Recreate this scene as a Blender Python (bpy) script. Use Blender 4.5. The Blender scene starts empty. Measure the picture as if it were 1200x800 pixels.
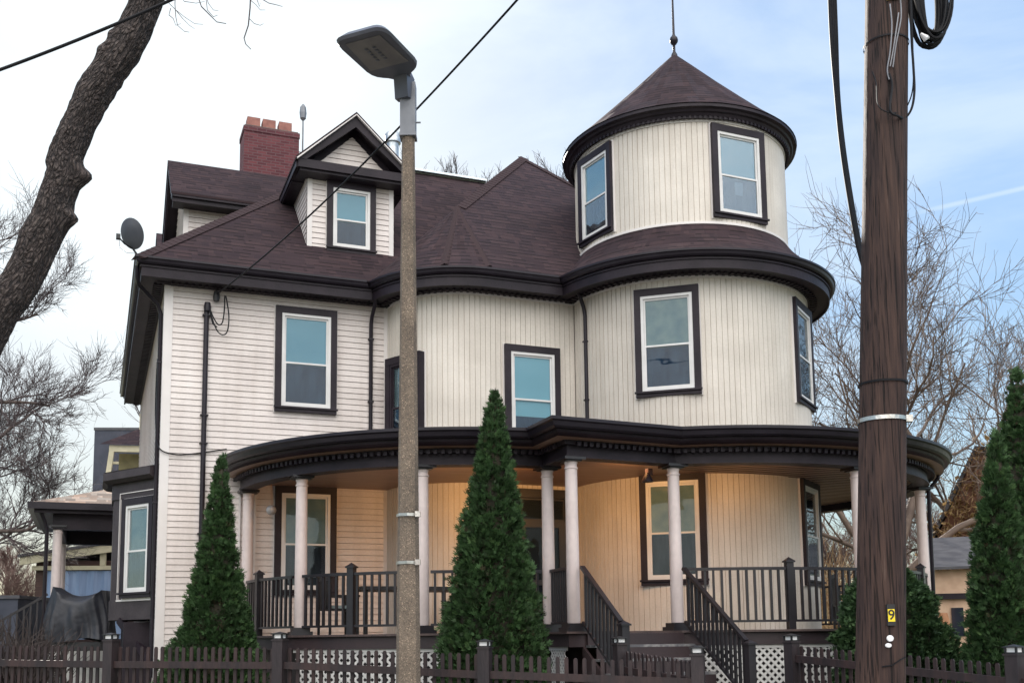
import bpy, bmesh, math, random
import numpy as np
from mathutils import Vector, Matrix

sc = bpy.context.scene
COL = sc.collection
R = math.radians
PI = math.pi

# ------------------------------------------------------------------ camera
F, PX, PY = 1245.0, 600.0, 594.0           # focal length and principal point (1200 x 800 picture)
PITCH = math.atan((747 - 594) / F)
TILT = 0.012                               # camera leans slightly clockwise
EYE = 1.6
cp, sp = math.cos(PITCH), math.sin(PITCH)
fwd = Vector((0, cp, sp)); up0 = Vector((0, -sp, cp)); r0 = Vector((1, 0, 0))
rgt = r0 * math.cos(TILT) - up0 * math.sin(TILT)
upv = up0 * math.cos(TILT) + r0 * math.sin(TILT)
cam_d = bpy.data.cameras.new('camera'); cam = bpy.data.objects.new('camera', cam_d); COL.objects.link(cam)
cam_d.sensor_fit = 'HORIZONTAL'; cam_d.sensor_width = 36.0
cam_d.lens = F / 1200 * 36.0
cam_d.shift_y = (PY - 400) / 1200
cam_d.clip_end = 3000
M = Matrix((rgt, upv, -fwd)).transposed().to_4x4(); M.translation = Vector((0, 0, EYE))
cam.matrix_world = M
sc.camera = cam

def P(px, py, Y):
    """a point of the place: on the sight line through a photo pixel, Y metres ahead of the viewer"""
    d = fwd * F + rgt * (px - PX) - upv * (py - PY)
    return Vector((0, 0, EYE)) + d * (Y / d.y)

# house frame: origin under the front corner, u along the front, v into the house
YAW = R(21.5)
E_ = Vector((math.cos(YAW), math.sin(YAW), 0)); N_ = Vector((-math.sin(YAW), math.cos(YAW), 0))
CO = P(194.5, 333.3, 18.2); CO = Vector((CO.x, CO.y, 0))
def W(u, v, z=0): return CO + E_ * u + N_ * v + Vector((0, 0, z))
def UV(p):
    d = Vector((p.x, p.y, 0)) - CO
    return d.dot(E_), d.dot(N_)

# ------------------------------------------------------------------ materials
MATS = {}
def nodes(name):
    m = bpy.data.materials.new(name); m.use_nodes = True
    nt = m.node_tree; b = nt.nodes['Principled BSDF']
    return m, nt, b
def nd(nt, t, **kw):
    n = nt.nodes.new(t)
    for k, v in kw.items(): setattr(n, k, v)
    return n
def ramp(nt, stops):
    n = nt.nodes.new('ShaderNodeValToRGB'); e = n.color_ramp.elements
    while len(e) < len(stops): e.new(0.5)
    for i, (p, c) in enumerate(stops):
        e[i].position = p; e[i].color = (c[0], c[1], c[2], 1)
    return n
def objcoord(nt, scale=(1, 1, 1)):
    tc = nd(nt, 'ShaderNodeTexCoord'); mp = nd(nt, 'ShaderNodeMapping'); mp.inputs['Scale'].default_value = scale
    nt.links.new(tc.outputs['Object'], mp.inputs['Vector']); return mp.outputs['Vector']
def noisy(name, c1, c2, rough=0.6, scale=(1, 1, 1), nscale=3.0, detail=6, bump=0.0, bscale=40, lo=.35, hi=.65, metal=0.0, spec=0.5, coat=0.0, fine=0.0):
    m, nt, b = nodes(name)
    v = objcoord(nt, scale)
    n = nd(nt, 'ShaderNodeTexNoise'); n.inputs['Scale'].default_value = nscale; n.inputs['Detail'].default_value = detail
    nt.links.new(v, n.inputs['Vector'])
    rp = ramp(nt, [(lo, c1), (hi, c2)]); nt.links.new(n.outputs['Fac'], rp.inputs['Fac'])
    colr = rp.outputs['Color']
    if fine:
        n3 = nd(nt, 'ShaderNodeTexNoise'); n3.inputs['Scale'].default_value = bscale; n3.inputs['Detail'].default_value = 3
        nt.links.new(v, n3.inputs['Vector'])
        mm = nd(nt, 'ShaderNodeMapRange'); mm.inputs['From Min'].default_value = .3; mm.inputs['From Max'].default_value = .7
        mm.inputs['To Min'].default_value = 1 - fine; mm.inputs['To Max'].default_value = 1 + fine
        nt.links.new(n3.outputs['Fac'], mm.inputs['Value'])
        mx = nd(nt, 'ShaderNodeVectorMath', operation='SCALE')
        nt.links.new(colr, mx.inputs[0]); nt.links.new(mm.outputs['Result'], mx.inputs['Scale']); colr = mx.outputs[0]
    nt.links.new(colr, b.inputs['Base Color'])
    b.inputs['Roughness'].default_value = rough; b.inputs['Metallic'].default_value = metal
    b.inputs['Specular IOR Level'].default_value = spec
    b.inputs['Coat Weight'].default_value = coat
    if bump:
        n2 = nd(nt, 'ShaderNodeTexNoise'); n2.inputs['Scale'].default_value = bscale; n2.inputs['Detail'].default_value = 5
        nt.links.new(v, n2.inputs['Vector'])
        bp = nd(nt, 'ShaderNodeBump'); bp.inputs['Strength'].default_value = bump; bp.inputs['Distance'].default_value = 0.02
        nt.links.new(n2.outputs['Fac'], bp.inputs['Height']); nt.links.new(bp.outputs['Normal'], b.inputs['Normal'])
    MATS[name] = m
    return m

def vinyl(name, c1, c2, seams):
    m = noisy(name, c1, c2, .5, (1, 1, 1.3), 1.1, 8, .12, 30, fine=.05); nt = m.node_tree; b = nt.nodes['Principled BSDF']; src = b.inputs['Base Color'].links[0].from_socket
    n = nd(nt, 'ShaderNodeTexNoise'); n.inputs['Scale'].default_value = 5; n.inputs['Detail'].default_value = 6; nt.links.new(objcoord(nt, (1, 1, .07)), n.inputs['Vector'])
    r = ramp(nt, [(.32, (.93, .92, .91)), (.52, (1, 1, 1))]); nt.links.new(n.outputs['Fac'], r.inputs['Fac'])
    n2 = nd(nt, 'ShaderNodeTexNoise'); n2.inputs['Scale'].default_value = .55; n2.inputs['Detail'].default_value = 5; nt.links.new(objcoord(nt), n2.inputs['Vector'])
    r2 = ramp(nt, [(.32, (.90, .885, .87)), (.62, (1.03, 1.03, 1.03))]); nt.links.new(n2.outputs['Fac'], r2.inputs['Fac'])
    # every board a slightly different tone
    n3 = nd(nt, 'ShaderNodeTexNoise'); n3.inputs['Scale'].default_value = 9; n3.inputs['Detail'].default_value = 0; nt.links.new(objcoord(nt, seams), n3.inputs['Vector'])
    r3 = ramp(nt, [(.3, (.965, .96, .955)), (.7, (1.02, 1.02, 1.02))]); nt.links.new(n3.outputs['Fac'], r3.inputs['Fac'])
    for q in (r, r2, r3):
        mx = nd(nt, 'ShaderNodeMixRGB'); mx.blend_type = 'MULTIPLY'; mx.inputs['Fac'].default_value = 1; nt.links.new(src, mx.inputs['Color1']); nt.links.new(q.outputs['Color'], mx.inputs['Color2']); src = mx.outputs['Color']
    nt.links.new(src, b.inputs['Base Color'])
vinyl('vinyl', (.66, .60, .575), (.74, .68, .65), (.12, .12, .6))
vinyl('vinyl_board', (.60, .555, .495), (.69, .64, .575), (1, 1, .06))
noisy('corner_vinyl', (.68, .64, .62), (.73, .69, .67), .4, (1, 1, 1), 2)
noisy('trim', (.0135, .0095, .0145), (.025, .018, .0245), .5, (1, 1, 1), 2.5, 6, .15, 25, fine=.12, spec=.25)
noisy('bay_trim_lit', (.038, .029, .033), (.056, .045, .049), .5, (1, 1, 1), 2.5, 6, .15, 25, fine=.12, spec=.25)  # trim colour made lighter for the bay, which faces the open sky
noisy('gutter_metal', (.012, .009, .014), (.019, .015, .022), .38, (1, 1, 1), 2, 4, .1, 6, spec=.3)
noisy('frame_white', (.62, .61, .60), (.70, .69, .68), .35)
noisy('column_paint', (.62, .525, .505), (.71, .61, .585), .42, (1, 1, .6), 3, 5, .05, 20, fine=.04)
noisy('rail_black', (.012, .011, .014), (.022, .019, .023), .35, (1, 1, 1), 3)
noisy('porch_ceiling', (.26, .15, .11), (.36, .22, .165), .45, (.3, 6, 1), 3, 4)
noisy('deck', (.05, .035, .035), (.09, .06, .055), .6, (1, 8, 1), 3, 4)
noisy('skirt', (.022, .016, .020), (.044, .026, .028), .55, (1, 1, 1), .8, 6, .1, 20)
noisy('tread', (.10, .10, .11), (.30, .29, .28), .7, (1, 1, 1), 9, 6, .2, 30, .42, .72)
noisy('lattice', (.52, .51, .50), (.64, .63, .61), .55, nscale=4)
noisy('dark_interior', (.008, .010, .016), (.014, .016, .024), .6)
noisy('door_paint', (.010, .009, .011), (.018, .016, .018), .35)
noisy('metal_grey', (.17, .18, .20), (.25, .26, .285), .5, metal=.4)
noisy('metal_bright', (.48, .46, .43), (.66, .64, .6), .32, metal=1.0, nscale=15, bump=.3, bscale=12)
noisy('ridge_metal', (.55, .66, .70), (.68, .78, .80), .35, metal=.5)
noisy('galvanised', (.38, .42, .45), (.58, .62, .64), .35, metal=.6, nscale=12)
noisy('lamp_head', (.10, .105, .13), (.13, .135, .16), .45, metal=.3)
noisy('lamp_lens', (.15, .14, .14), (.22, .205, .19), .3)
noisy('clay', (.24, .10, .085), (.34, .15, .12), .8, nscale=8, bump=.2)
noisy('mortar_cap', (.10, .085, .08), (.16, .13, .12), .9, bump=.4)
noisy('cable', (.006, .006, .008), (.012, .012, .015), .6, spec=.2)
noisy('cable_grey', (.16, .16, .18), (.28, .28, .3), .35)
noisy('tarp', (.010, .011, .017), (.020, .022, .031), .5, nscale=5, bump=.5, bscale=9)
noisy('grass', (.03, .05, .015), (.07, .075, .03), .9, nscale=.8, bump=.6, bscale=30)
noisy('asphalt', (.04, .04, .042), (.07, .07, .07), .85, nscale=.7, bump=.4, bscale=90)
noisy('pavement', (.32, .31, .29), (.45, .43, .40), .85, nscale=.8, bump=.3, bscale=60)
noisy('kerbstone', (.30, .30, .30), (.42, .41, .40), .8, nscale=4)
def bark():
    m, nt, b = nodes('bark'); at = nd(nt, 'ShaderNodeAttribute'); at.attribute_name = 'bark_uv'
    mp = nd(nt, 'ShaderNodeMapping'); mp.inputs['Scale'].default_value = (1, 1, .46); nt.links.new(at.outputs['Vector'], mp.inputs['Vector'])
    n0 = nd(nt, 'ShaderNodeTexNoise'); n0.inputs['Scale'].default_value = 9; n0.inputs['Detail'].default_value = 4; nt.links.new(mp.outputs[0], n0.inputs['Vector'])
    ad = nd(nt, 'ShaderNodeMixRGB'); ad.blend_type = 'ADD'; ad.inputs['Fac'].default_value = .10; nt.links.new(mp.outputs[0], ad.inputs['Color1']); nt.links.new(n0.outputs['Color'], ad.inputs['Color2'])
    vo = nd(nt, 'ShaderNodeTexVoronoi', feature='DISTANCE_TO_EDGE'); vo.inputs['Scale'].default_value = 30; nt.links.new(ad.outputs[0], vo.inputs['Vector'])
    n1 = nd(nt, 'ShaderNodeTexNoise'); n1.inputs['Scale'].default_value = 26; n1.inputs['Detail'].default_value = 6; nt.links.new(mp.outputs[0], n1.inputs['Vector'])
    mu = nd(nt, 'ShaderNodeMath', operation='MULTIPLY_ADD'); mu.inputs[1].default_value = 1.5; nt.links.new(vo.outputs['Distance'], mu.inputs[0]); nt.links.new(n1.outputs['Fac'], mu.inputs[2])
    r = ramp(nt, [(.42, (.014, .011, .011)), (.62, (.045, .034, .032)), (.85, (.088, .068, .062)), (1, (.125, .10, .09))]); nt.links.new(mu.outputs[0], r.inputs['Fac']); nt.links.new(r.outputs['Color'], b.inputs['Base Color']); b.inputs['Roughness'].default_value = .9
    bp = nd(nt, 'ShaderNodeBump'); bp.inputs['Strength'].default_value = 1; bp.inputs['Distance'].default_value = .05; nt.links.new(mu.outputs[0], bp.inputs['Height']); nt.links.new(bp.outputs['Normal'], b.inputs['Normal'])
    MATS['bark'] = m
bark()
noisy('bark_plain', (.05, .036, .032), (.11, .085, .075), .9, (1, 1, .35), 9, 8, 1.0, 14)
noisy('twig', (.045, .034, .037), (.09, .068, .070), .8, nscale=2)
noisy('twig_sunlit', (.085, .060, .048), (.17, .125, .098), .8, nscale=2)  # twig colour with sunlight painted in, for the willows at right
noisy('twig_red', (.10, .055, .05), (.17, .11, .095), .8, nscale=2)
noisy('vine', (.24, .14, .07), (.50, .36, .20), .8, nscale=6)
noisy('cedar_trunk', (.06, .035, .025), (.10, .06, .04), .9, nscale=8)
noisy('fence_stain', (.018, .011, .013), (.040, .020, .019), .55, (2, 2, .4), 3, 6, .2, 20, fine=.25)
noisy('fence_post_stain', (.018, .013, .016), (.034, .023, .025), .55, (2, 2, .4), 3, 6, .2, 20, fine=.2)
noisy('yellow_tag', (.85, .62, .02), (.9, .68, .03), .4)
noisy('tan_tag', (.45, .28, .10), (.55, .36, .14), .5)
noisy('black_plastic', (.012, .012, .014), (.02, .02, .022), .5)
noisy('white_plastic', (.75, .74, .75), (.85, .84, .85), .4)
noisy('cream_paint', (.42, .39, .27), (.54, .50, .36), .6)
noisy('dark_siding', (.050, .026, .022), (.09, .045, .036), .7, (1, 1, 10), 2)
noisy('blue_sheet', (.16, .24, .40), (.22, .31, .48), .5, (6, 6, .4), 2)
noisy('slate_blue', (.030, .036, .055), (.05, .055, .08), .7, nscale=2, bump=.3)
noisy('slate_roof', (.05, .05, .06), (.09, .09, .10), .7, (1, 1, 5), 3)
noisy('peach_wall', (.55, .36, .25), (.68, .48, .34), .8, nscale=4)
noisy('brown_brick', (.20, .10, .07), (.30, .16, .11), .9, nscale=6)
noisy('orange_wood', (.45, .20, .09), (.55, .27, .13), .7, (4, 4, .5), 4)
noisy('globe_glass', (.30, .28, .28), (.40, .38, .38), .15)
noisy('shrub_twig', (.03, .022, .022), (.06, .045, .04), .9, nscale=4)
noisy('dish_grey', (.045, .05, .065), (.065, .07, .085), .5)
noisy('cushion', (.20, .26, .27), (.30, .36, .36), .8)

def shingles(name='shingles', c1=(.028, .0175, .022), c2=(.048, .029, .032), tab_shadow=.95, row=.15):
    m, nt, b = nodes(name)
    tc = nd(nt, 'ShaderNodeTexCoord'); L = nt.links.new
    def math_(op, a, b_=None, c=None):
        n = nd(nt, 'ShaderNodeMath', operation=op)
        for k, q in enumerate((a, b_, c)):
            if q is None: continue
            if isinstance(q, (int, float)): n.inputs[k].default_value = q
            else: L(q, n.inputs[k])
        return n.outputs[0]
    nz0 = nd(nt, 'ShaderNodeTexNoise'); nz0.inputs['Scale'].default_value = 1.1; L(tc.outputs['UV'], nz0.inputs['Vector'])
    sx = nd(nt, 'ShaderNodeSeparateXYZ'); L(tc.outputs['UV'], sx.inputs[0])
    y = math_('ADD', sx.outputs['Y'], math_('MULTIPLY', nz0.outputs['Fac'], .03))
    yr = math_('DIVIDE', y, row); fl = math_('FLOOR', yr); fr = math_('FRACT', yr)
    # tabs: each row shifted by its own amount, widths vary
    x = math_('ADD', sx.outputs['X'], math_('MULTIPLY', math_('SINE', math_('MULTIPLY', fl, 12.9898)), 3.7))
    cv = nd(nt, 'ShaderNodeCombineXYZ'); L(math_('MULTIPLY', x, 4.2), cv.inputs[0]); L(math_('MULTIPLY', fl, 7.31), cv.inputs[1])
    vt = nd(nt, 'ShaderNodeTexVoronoi'); vt.inputs['Scale'].default_value = 1.0; L(cv.outputs[0], vt.inputs['Vector'])
    sc_ = nd(nt, 'ShaderNodeSeparateColor'); L(vt.outputs['Color'], sc_.inputs[0])
    tabr = ramp(nt, [(0, c1), (.6, tuple(.5 * (p + q) for p, q in zip(c1, c2))), (1, c2)]); L(sc_.outputs[0], tabr.inputs['Fac'])
    thick = math_('GREATER_THAN', sc_.outputs[1], .42)                     # laminated tabs are thicker, so their painted shadow is stronger
    edge_shadow = nd(nt, 'ShaderNodeMapRange'); edge_shadow.inputs['From Min'].default_value = .02; edge_shadow.inputs['From Max'].default_value = .34; edge_shadow.inputs['To Min'].default_value = 1; edge_shadow.inputs['To Max'].default_value = 0; L(fr, edge_shadow.inputs['Value'])
    dk = math_('MULTIPLY', edge_shadow.outputs['Result'], math_('MULTIPLY_ADD', thick, tab_shadow * .75, tab_shadow * .25))  # shadow under the tab edges, darkened into the colour
    n1 = nd(nt, 'ShaderNodeTexNoise'); n1.inputs['Scale'].default_value = .7; n1.inputs['Detail'].default_value = 6; L(tc.outputs['UV'], n1.inputs['Vector'])
    n2 = nd(nt, 'ShaderNodeTexNoise'); n2.inputs['Scale'].default_value = 70; n2.inputs['Detail'].default_value = 2; L(tc.outputs['UV'], n2.inputs['Vector'])
    mr = nd(nt, 'ShaderNodeMapRange'); mr.inputs['From Min'].default_value = .6; mr.inputs['From Max'].default_value = 1.4; mr.inputs['To Min'].default_value = .62; mr.inputs['To Max'].default_value = 1.38; L(math_('ADD', n1.outputs['Fac'], n2.outputs['Fac']), mr.inputs['Value'])
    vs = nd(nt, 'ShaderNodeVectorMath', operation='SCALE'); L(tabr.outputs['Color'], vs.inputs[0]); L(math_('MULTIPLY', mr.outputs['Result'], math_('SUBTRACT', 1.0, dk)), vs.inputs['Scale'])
    L(vs.outputs[0], b.inputs['Base Color']); b.inputs['Roughness'].default_value = .85; b.inputs['Specular IOR Level'].default_value = .2
    hgt = math_('MULTIPLY', math_('SUBTRACT', 1.0, fr), math_('MULTIPLY_ADD', thick, .5, .6))
    bp = nd(nt, 'ShaderNodeBump'); bp.inputs['Strength'].default_value = .8; bp.inputs['Distance'].default_value = .02
    L(hgt, bp.inputs['Height']); L(bp.outputs['Normal'], b.inputs['Normal'])
    MATS[name] = m
shingles()
shingles('cap_shingles', (.037, .023, .026), (.047, .030, .032), .3)
shingles('tan_shingles', (.07, .042, .034), (.27, .16, .11), .7)

def brick():
    m, nt, b = nodes('brick')
    tc = nd(nt, 'ShaderNodeTexCoord')
    br = nd(nt, 'ShaderNodeTexBrick'); br.inputs['Scale'].default_value = 1.0
    br.inputs['Brick Width'].default_value = .21; br.inputs['Row Height'].default_value = .068; br.inputs['Mortar Size'].default_value = .008
    br.inputs['Color1'].default_value = (.085, .022, .030, 1); br.inputs['Color2'].default_value = (.15, .042, .050, 1); br.inputs['Mortar'].default_value = (.13, .075, .08, 1)
    nt.links.new(tc.outputs['UV'], br.inputs['Vector'])
    nt.links.new(br.outputs['Color'], b.inputs['Base Color']); b.inputs['Roughness'].default_value = .9
    bp = nd(nt, 'ShaderNodeBump'); bp.invert = True; bp.inputs['Strength'].default_value = .6; bp.inputs['Distance'].default_value = .01
    nt.links.new(br.outputs['Fac'], bp.inputs['Height']); nt.links.new(bp.outputs['Normal'], b.inputs['Normal'])
    MATS['brick'] = m
brick()

def concrete():
    m, nt, b = nodes('aggregate')
    v = objcoord(nt)
    n = nd(nt, 'ShaderNodeTexNoise'); n.inputs['Scale'].default_value = 2.2; n.inputs['Detail'].default_value = 8; nt.links.new(v, n.inputs['Vector'])
    r1 = ramp(nt, [(.3, (.125, .10, .078)), (.7, (.22, .175, .135))]); nt.links.new(n.outputs['Fac'], r1.inputs['Fac'])
    vo = nd(nt, 'ShaderNodeTexVoronoi'); vo.inputs['Scale'].default_value = 105; nt.links.new(v, vo.inputs['Vector'])
    sx = nd(nt, 'ShaderNodeSeparateColor'); nt.links.new(vo.outputs['Color'], sx.inputs[0])
    r2 = ramp(nt, [(0, (.55, .52, .50)), (.5, (.95, .95, .95)), (.9, (1.15, 1.1, 1.05)), (.985, (2.3, 2.2, 2.1))]); nt.links.new(sx.outputs[0], r2.inputs['Fac'])
    mx = nd(nt, 'ShaderNodeMixRGB'); mx.blend_type = 'MULTIPLY'; mx.inputs['Fac'].default_value = 1
    nt.links.new(r1.outputs['Color'], mx.inputs['Color1']); nt.links.new(r2.outputs['Color'], mx.inputs['Color2'])
    nt.links.new(mx.outputs['Color'], b.inputs['Base Color']); b.inputs['Roughness'].default_value = .85
    bp = nd(nt, 'ShaderNodeBump'); bp.inputs['Strength'].default_value = .5; bp.inputs['Distance'].default_value = .008
    nt.links.new(vo.outputs['Distance'], bp.inputs['Height']); nt.links.new(bp.outputs['Normal'], b.inputs['Normal'])
    MATS['aggregate'] = m
concrete()

def polewood():
    m, nt, b = nodes('pole_wood')
    v = objcoord(nt, (1, 1, .045))
    n = nd(nt, 'ShaderNodeTexNoise'); n.inputs['Scale'].default_value = 34; n.inputs['Detail'].default_value = 9; n.inputs['Roughness'].default_value = .65; nt.links.new(v, n.inputs['Vector'])
    v2 = objcoord(nt, (1, 1, .22))
    n2 = nd(nt, 'ShaderNodeTexNoise'); n2.inputs['Scale'].default_value = 7; n2.inputs['Detail'].default_value = 7; nt.links.new(v2, n2.inputs['Vector'])
    ad = nd(nt, 'ShaderNodeMath', operation='MULTIPLY_ADD'); ad.inputs[1].default_value = .55; nt.links.new(n2.outputs['Fac'], ad.inputs[0]); nt.links.new(n.outputs['Fac'], ad.inputs[2])
    r = ramp(nt, [(.42, (.013, .008, .008)), (.68, (.036, .021, .019)), (.95, (.072, .041, .032)), (1.0, (.10, .064, .052))]); nt.links.new(ad.outputs[0], r.inputs['Fac'])
    nt.links.new(r.outputs['Color'], b.inputs['Base Color']); b.inputs['Roughness'].default_value = .75; b.inputs['Specular IOR Level'].default_value = .3
    # drying cracks
    v3 = objcoord(nt, (1, 1, .02)); n3 = nd(nt, 'ShaderNodeTexNoise'); n3.inputs['Scale'].default_value = 60; n3.inputs['Detail'].default_value = 2; nt.links.new(v3, n3.inputs['Vector'])
    cr = ramp(nt, [(.36, (0, 0, 0)), (.44, (1, 1, 1))]); nt.links.new(n3.outputs['Fac'], cr.inputs['Fac'])
    mx = nd(nt, 'ShaderNodeMixRGB'); mx.blend_type = 'MULTIPLY'; mx.inputs['Fac'].default_value = .75; nt.links.new(r.outputs['Color'], mx.inputs['Color1']); nt.links.new(cr.outputs['Color'], mx.inputs['Color2']); nt.links.new(mx.outputs['Color'], b.inputs['Base Color'])
    hh = nd(nt, 'ShaderNodeMath', operation='MULTIPLY_ADD'); hh.inputs[1].default_value = .6; nt.links.new(cr.outputs['Color'], hh.inputs[0]); nt.links.new(n.outputs['Fac'], hh.inputs[2])
    bp = nd(nt, 'ShaderNodeBump'); bp.inputs['Strength'].default_value = .8; bp.inputs['Distance'].default_value = .015
    nt.links.new(hh.outputs[0], bp.inputs['Height']); nt.links.new(bp.outputs['Normal'], b.inputs['Normal'])
    MATS['pole_wood'] = m
polewood()

def leafmat(name, stops, sub=.15):
    m, nt, b = nodes(name)
    at = nd(nt, 'ShaderNodeAttribute'); at.attribute_name = 'tint'
    r = ramp(nt, stops); nt.links.new(at.outputs['Fac'], r.inputs['Fac'])
    nt.links.new(r.outputs['Color'], b.inputs['Base Color']); b.inputs['Roughness'].default_value = .65
    b.inputs['Specular IOR Level'].default_value = .25
    tr = nd(nt, 'ShaderNodeBsdfTranslucent'); nt.links.new(r.outputs['Color'], tr.inputs['Color'])
    mx = nd(nt, 'ShaderNodeMixShader'); mx.inputs['Fac'].default_value = sub
    out = nt.nodes['Material Output']
    nt.links.new(b.outputs[0], mx.inputs[1]); nt.links.new(tr.outputs[0], mx.inputs[2]); nt.links.new(mx.outputs[0], out.inputs['Surface'])
    MATS[name] = m
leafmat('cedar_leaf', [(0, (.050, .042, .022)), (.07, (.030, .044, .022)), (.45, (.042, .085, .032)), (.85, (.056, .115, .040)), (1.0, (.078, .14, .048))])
leafmat('yew_leaf', [(0, (.022, .042, .020)), (.5, (.036, .076, .03)), (1.0, (.066, .12, .045))])
leafmat('dry_leaf', [(0, (.16, .09, .04)), (.5, (.34, .22, .09)), (1.0, (.55, .40, .20))], .3)

def glass(name, tint=(1, 1, 1), refl=1.0):
    m = bpy.data.materials.new(name); m.use_nodes = True; nt = m.node_tree
    nt.nodes.remove(nt.nodes['Principled BSDF']); out = nt.nodes['Material Output']
    tr = nd(nt, 'ShaderNodeBsdfTransparent'); tr.inputs['Color'].default_value = (*tint, 1)
    gl = nd(nt, 'ShaderNodeBsdfGlossy'); gl.inputs['Roughness'].default_value = .012
    n = nd(nt, 'ShaderNodeTexNoise'); n.inputs['Scale'].default_value = 2.2; n.inputs['Detail'].default_value = 1
    nt.links.new(objcoord(nt), n.inputs['Vector'])
    bp = nd(nt, 'ShaderNodeBump'); bp.inputs['Strength'].default_value = .10; bp.inputs['Distance'].default_value = .03
    nt.links.new(n.outputs['Fac'], bp.inputs['Height']); nt.links.new(bp.outputs['Normal'], gl.inputs['Normal'])
    fr = nd(nt, 'ShaderNodeFresnel'); fr.inputs['IOR'].default_value = 1.55
    mu = nd(nt, 'ShaderNodeMath', operation='MULTIPLY'); mu.inputs[1].default_value = refl; mu.use_clamp = True
    nt.links.new(fr.outputs[0], mu.inputs[0])
    mx = nd(nt, 'ShaderNodeMixShader'); nt.links.new(mu.outputs[0], mx.inputs['Fac'])
    nt.links.new(tr.outputs[0], mx.inputs[1]); nt.links.new(gl.outputs[0], mx.inputs[2]); nt.links.new(mx.outputs[0], out.inputs['Surface'])
    MATS[name] = m
glass('glass', (.84, .90, .92), .62)
glass('door_glass', (.7, .75, .78), .22)
noisy('blind_sky_teal', (.20, .42, .52), (.27, .50, .59), .7, (.5, .5, 1), 1.2)  # blind colour carries the blue sky mirrored in the upper panes
noisy('blind_sky_pale', (.30, .58, .67), (.38, .65, .73), .7, (.5, .5, 1), 1.2)  # paler blind, sky reflection likewise put into its colour
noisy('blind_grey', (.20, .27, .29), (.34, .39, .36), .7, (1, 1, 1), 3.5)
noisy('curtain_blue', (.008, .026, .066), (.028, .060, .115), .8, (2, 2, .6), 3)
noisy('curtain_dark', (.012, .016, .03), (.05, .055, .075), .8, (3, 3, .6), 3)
noisy('cardboard_blue', (.16, .22, .30), (.2, .26, .34), .8)

def bulb(name, col, st):
    m, nt, b = nodes(name); b.inputs['Emission Color'].default_value = (*col, 1); b.inputs['Emission Strength'].default_value = st
    b.inputs['Base Color'].default_value = (.8, .8, .8, 1); MATS[name] = m
bulb('solar_lens', (.9, .93, 1), .01)
bulb('porch_bulb', (1, .62, .28), .5)

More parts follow.
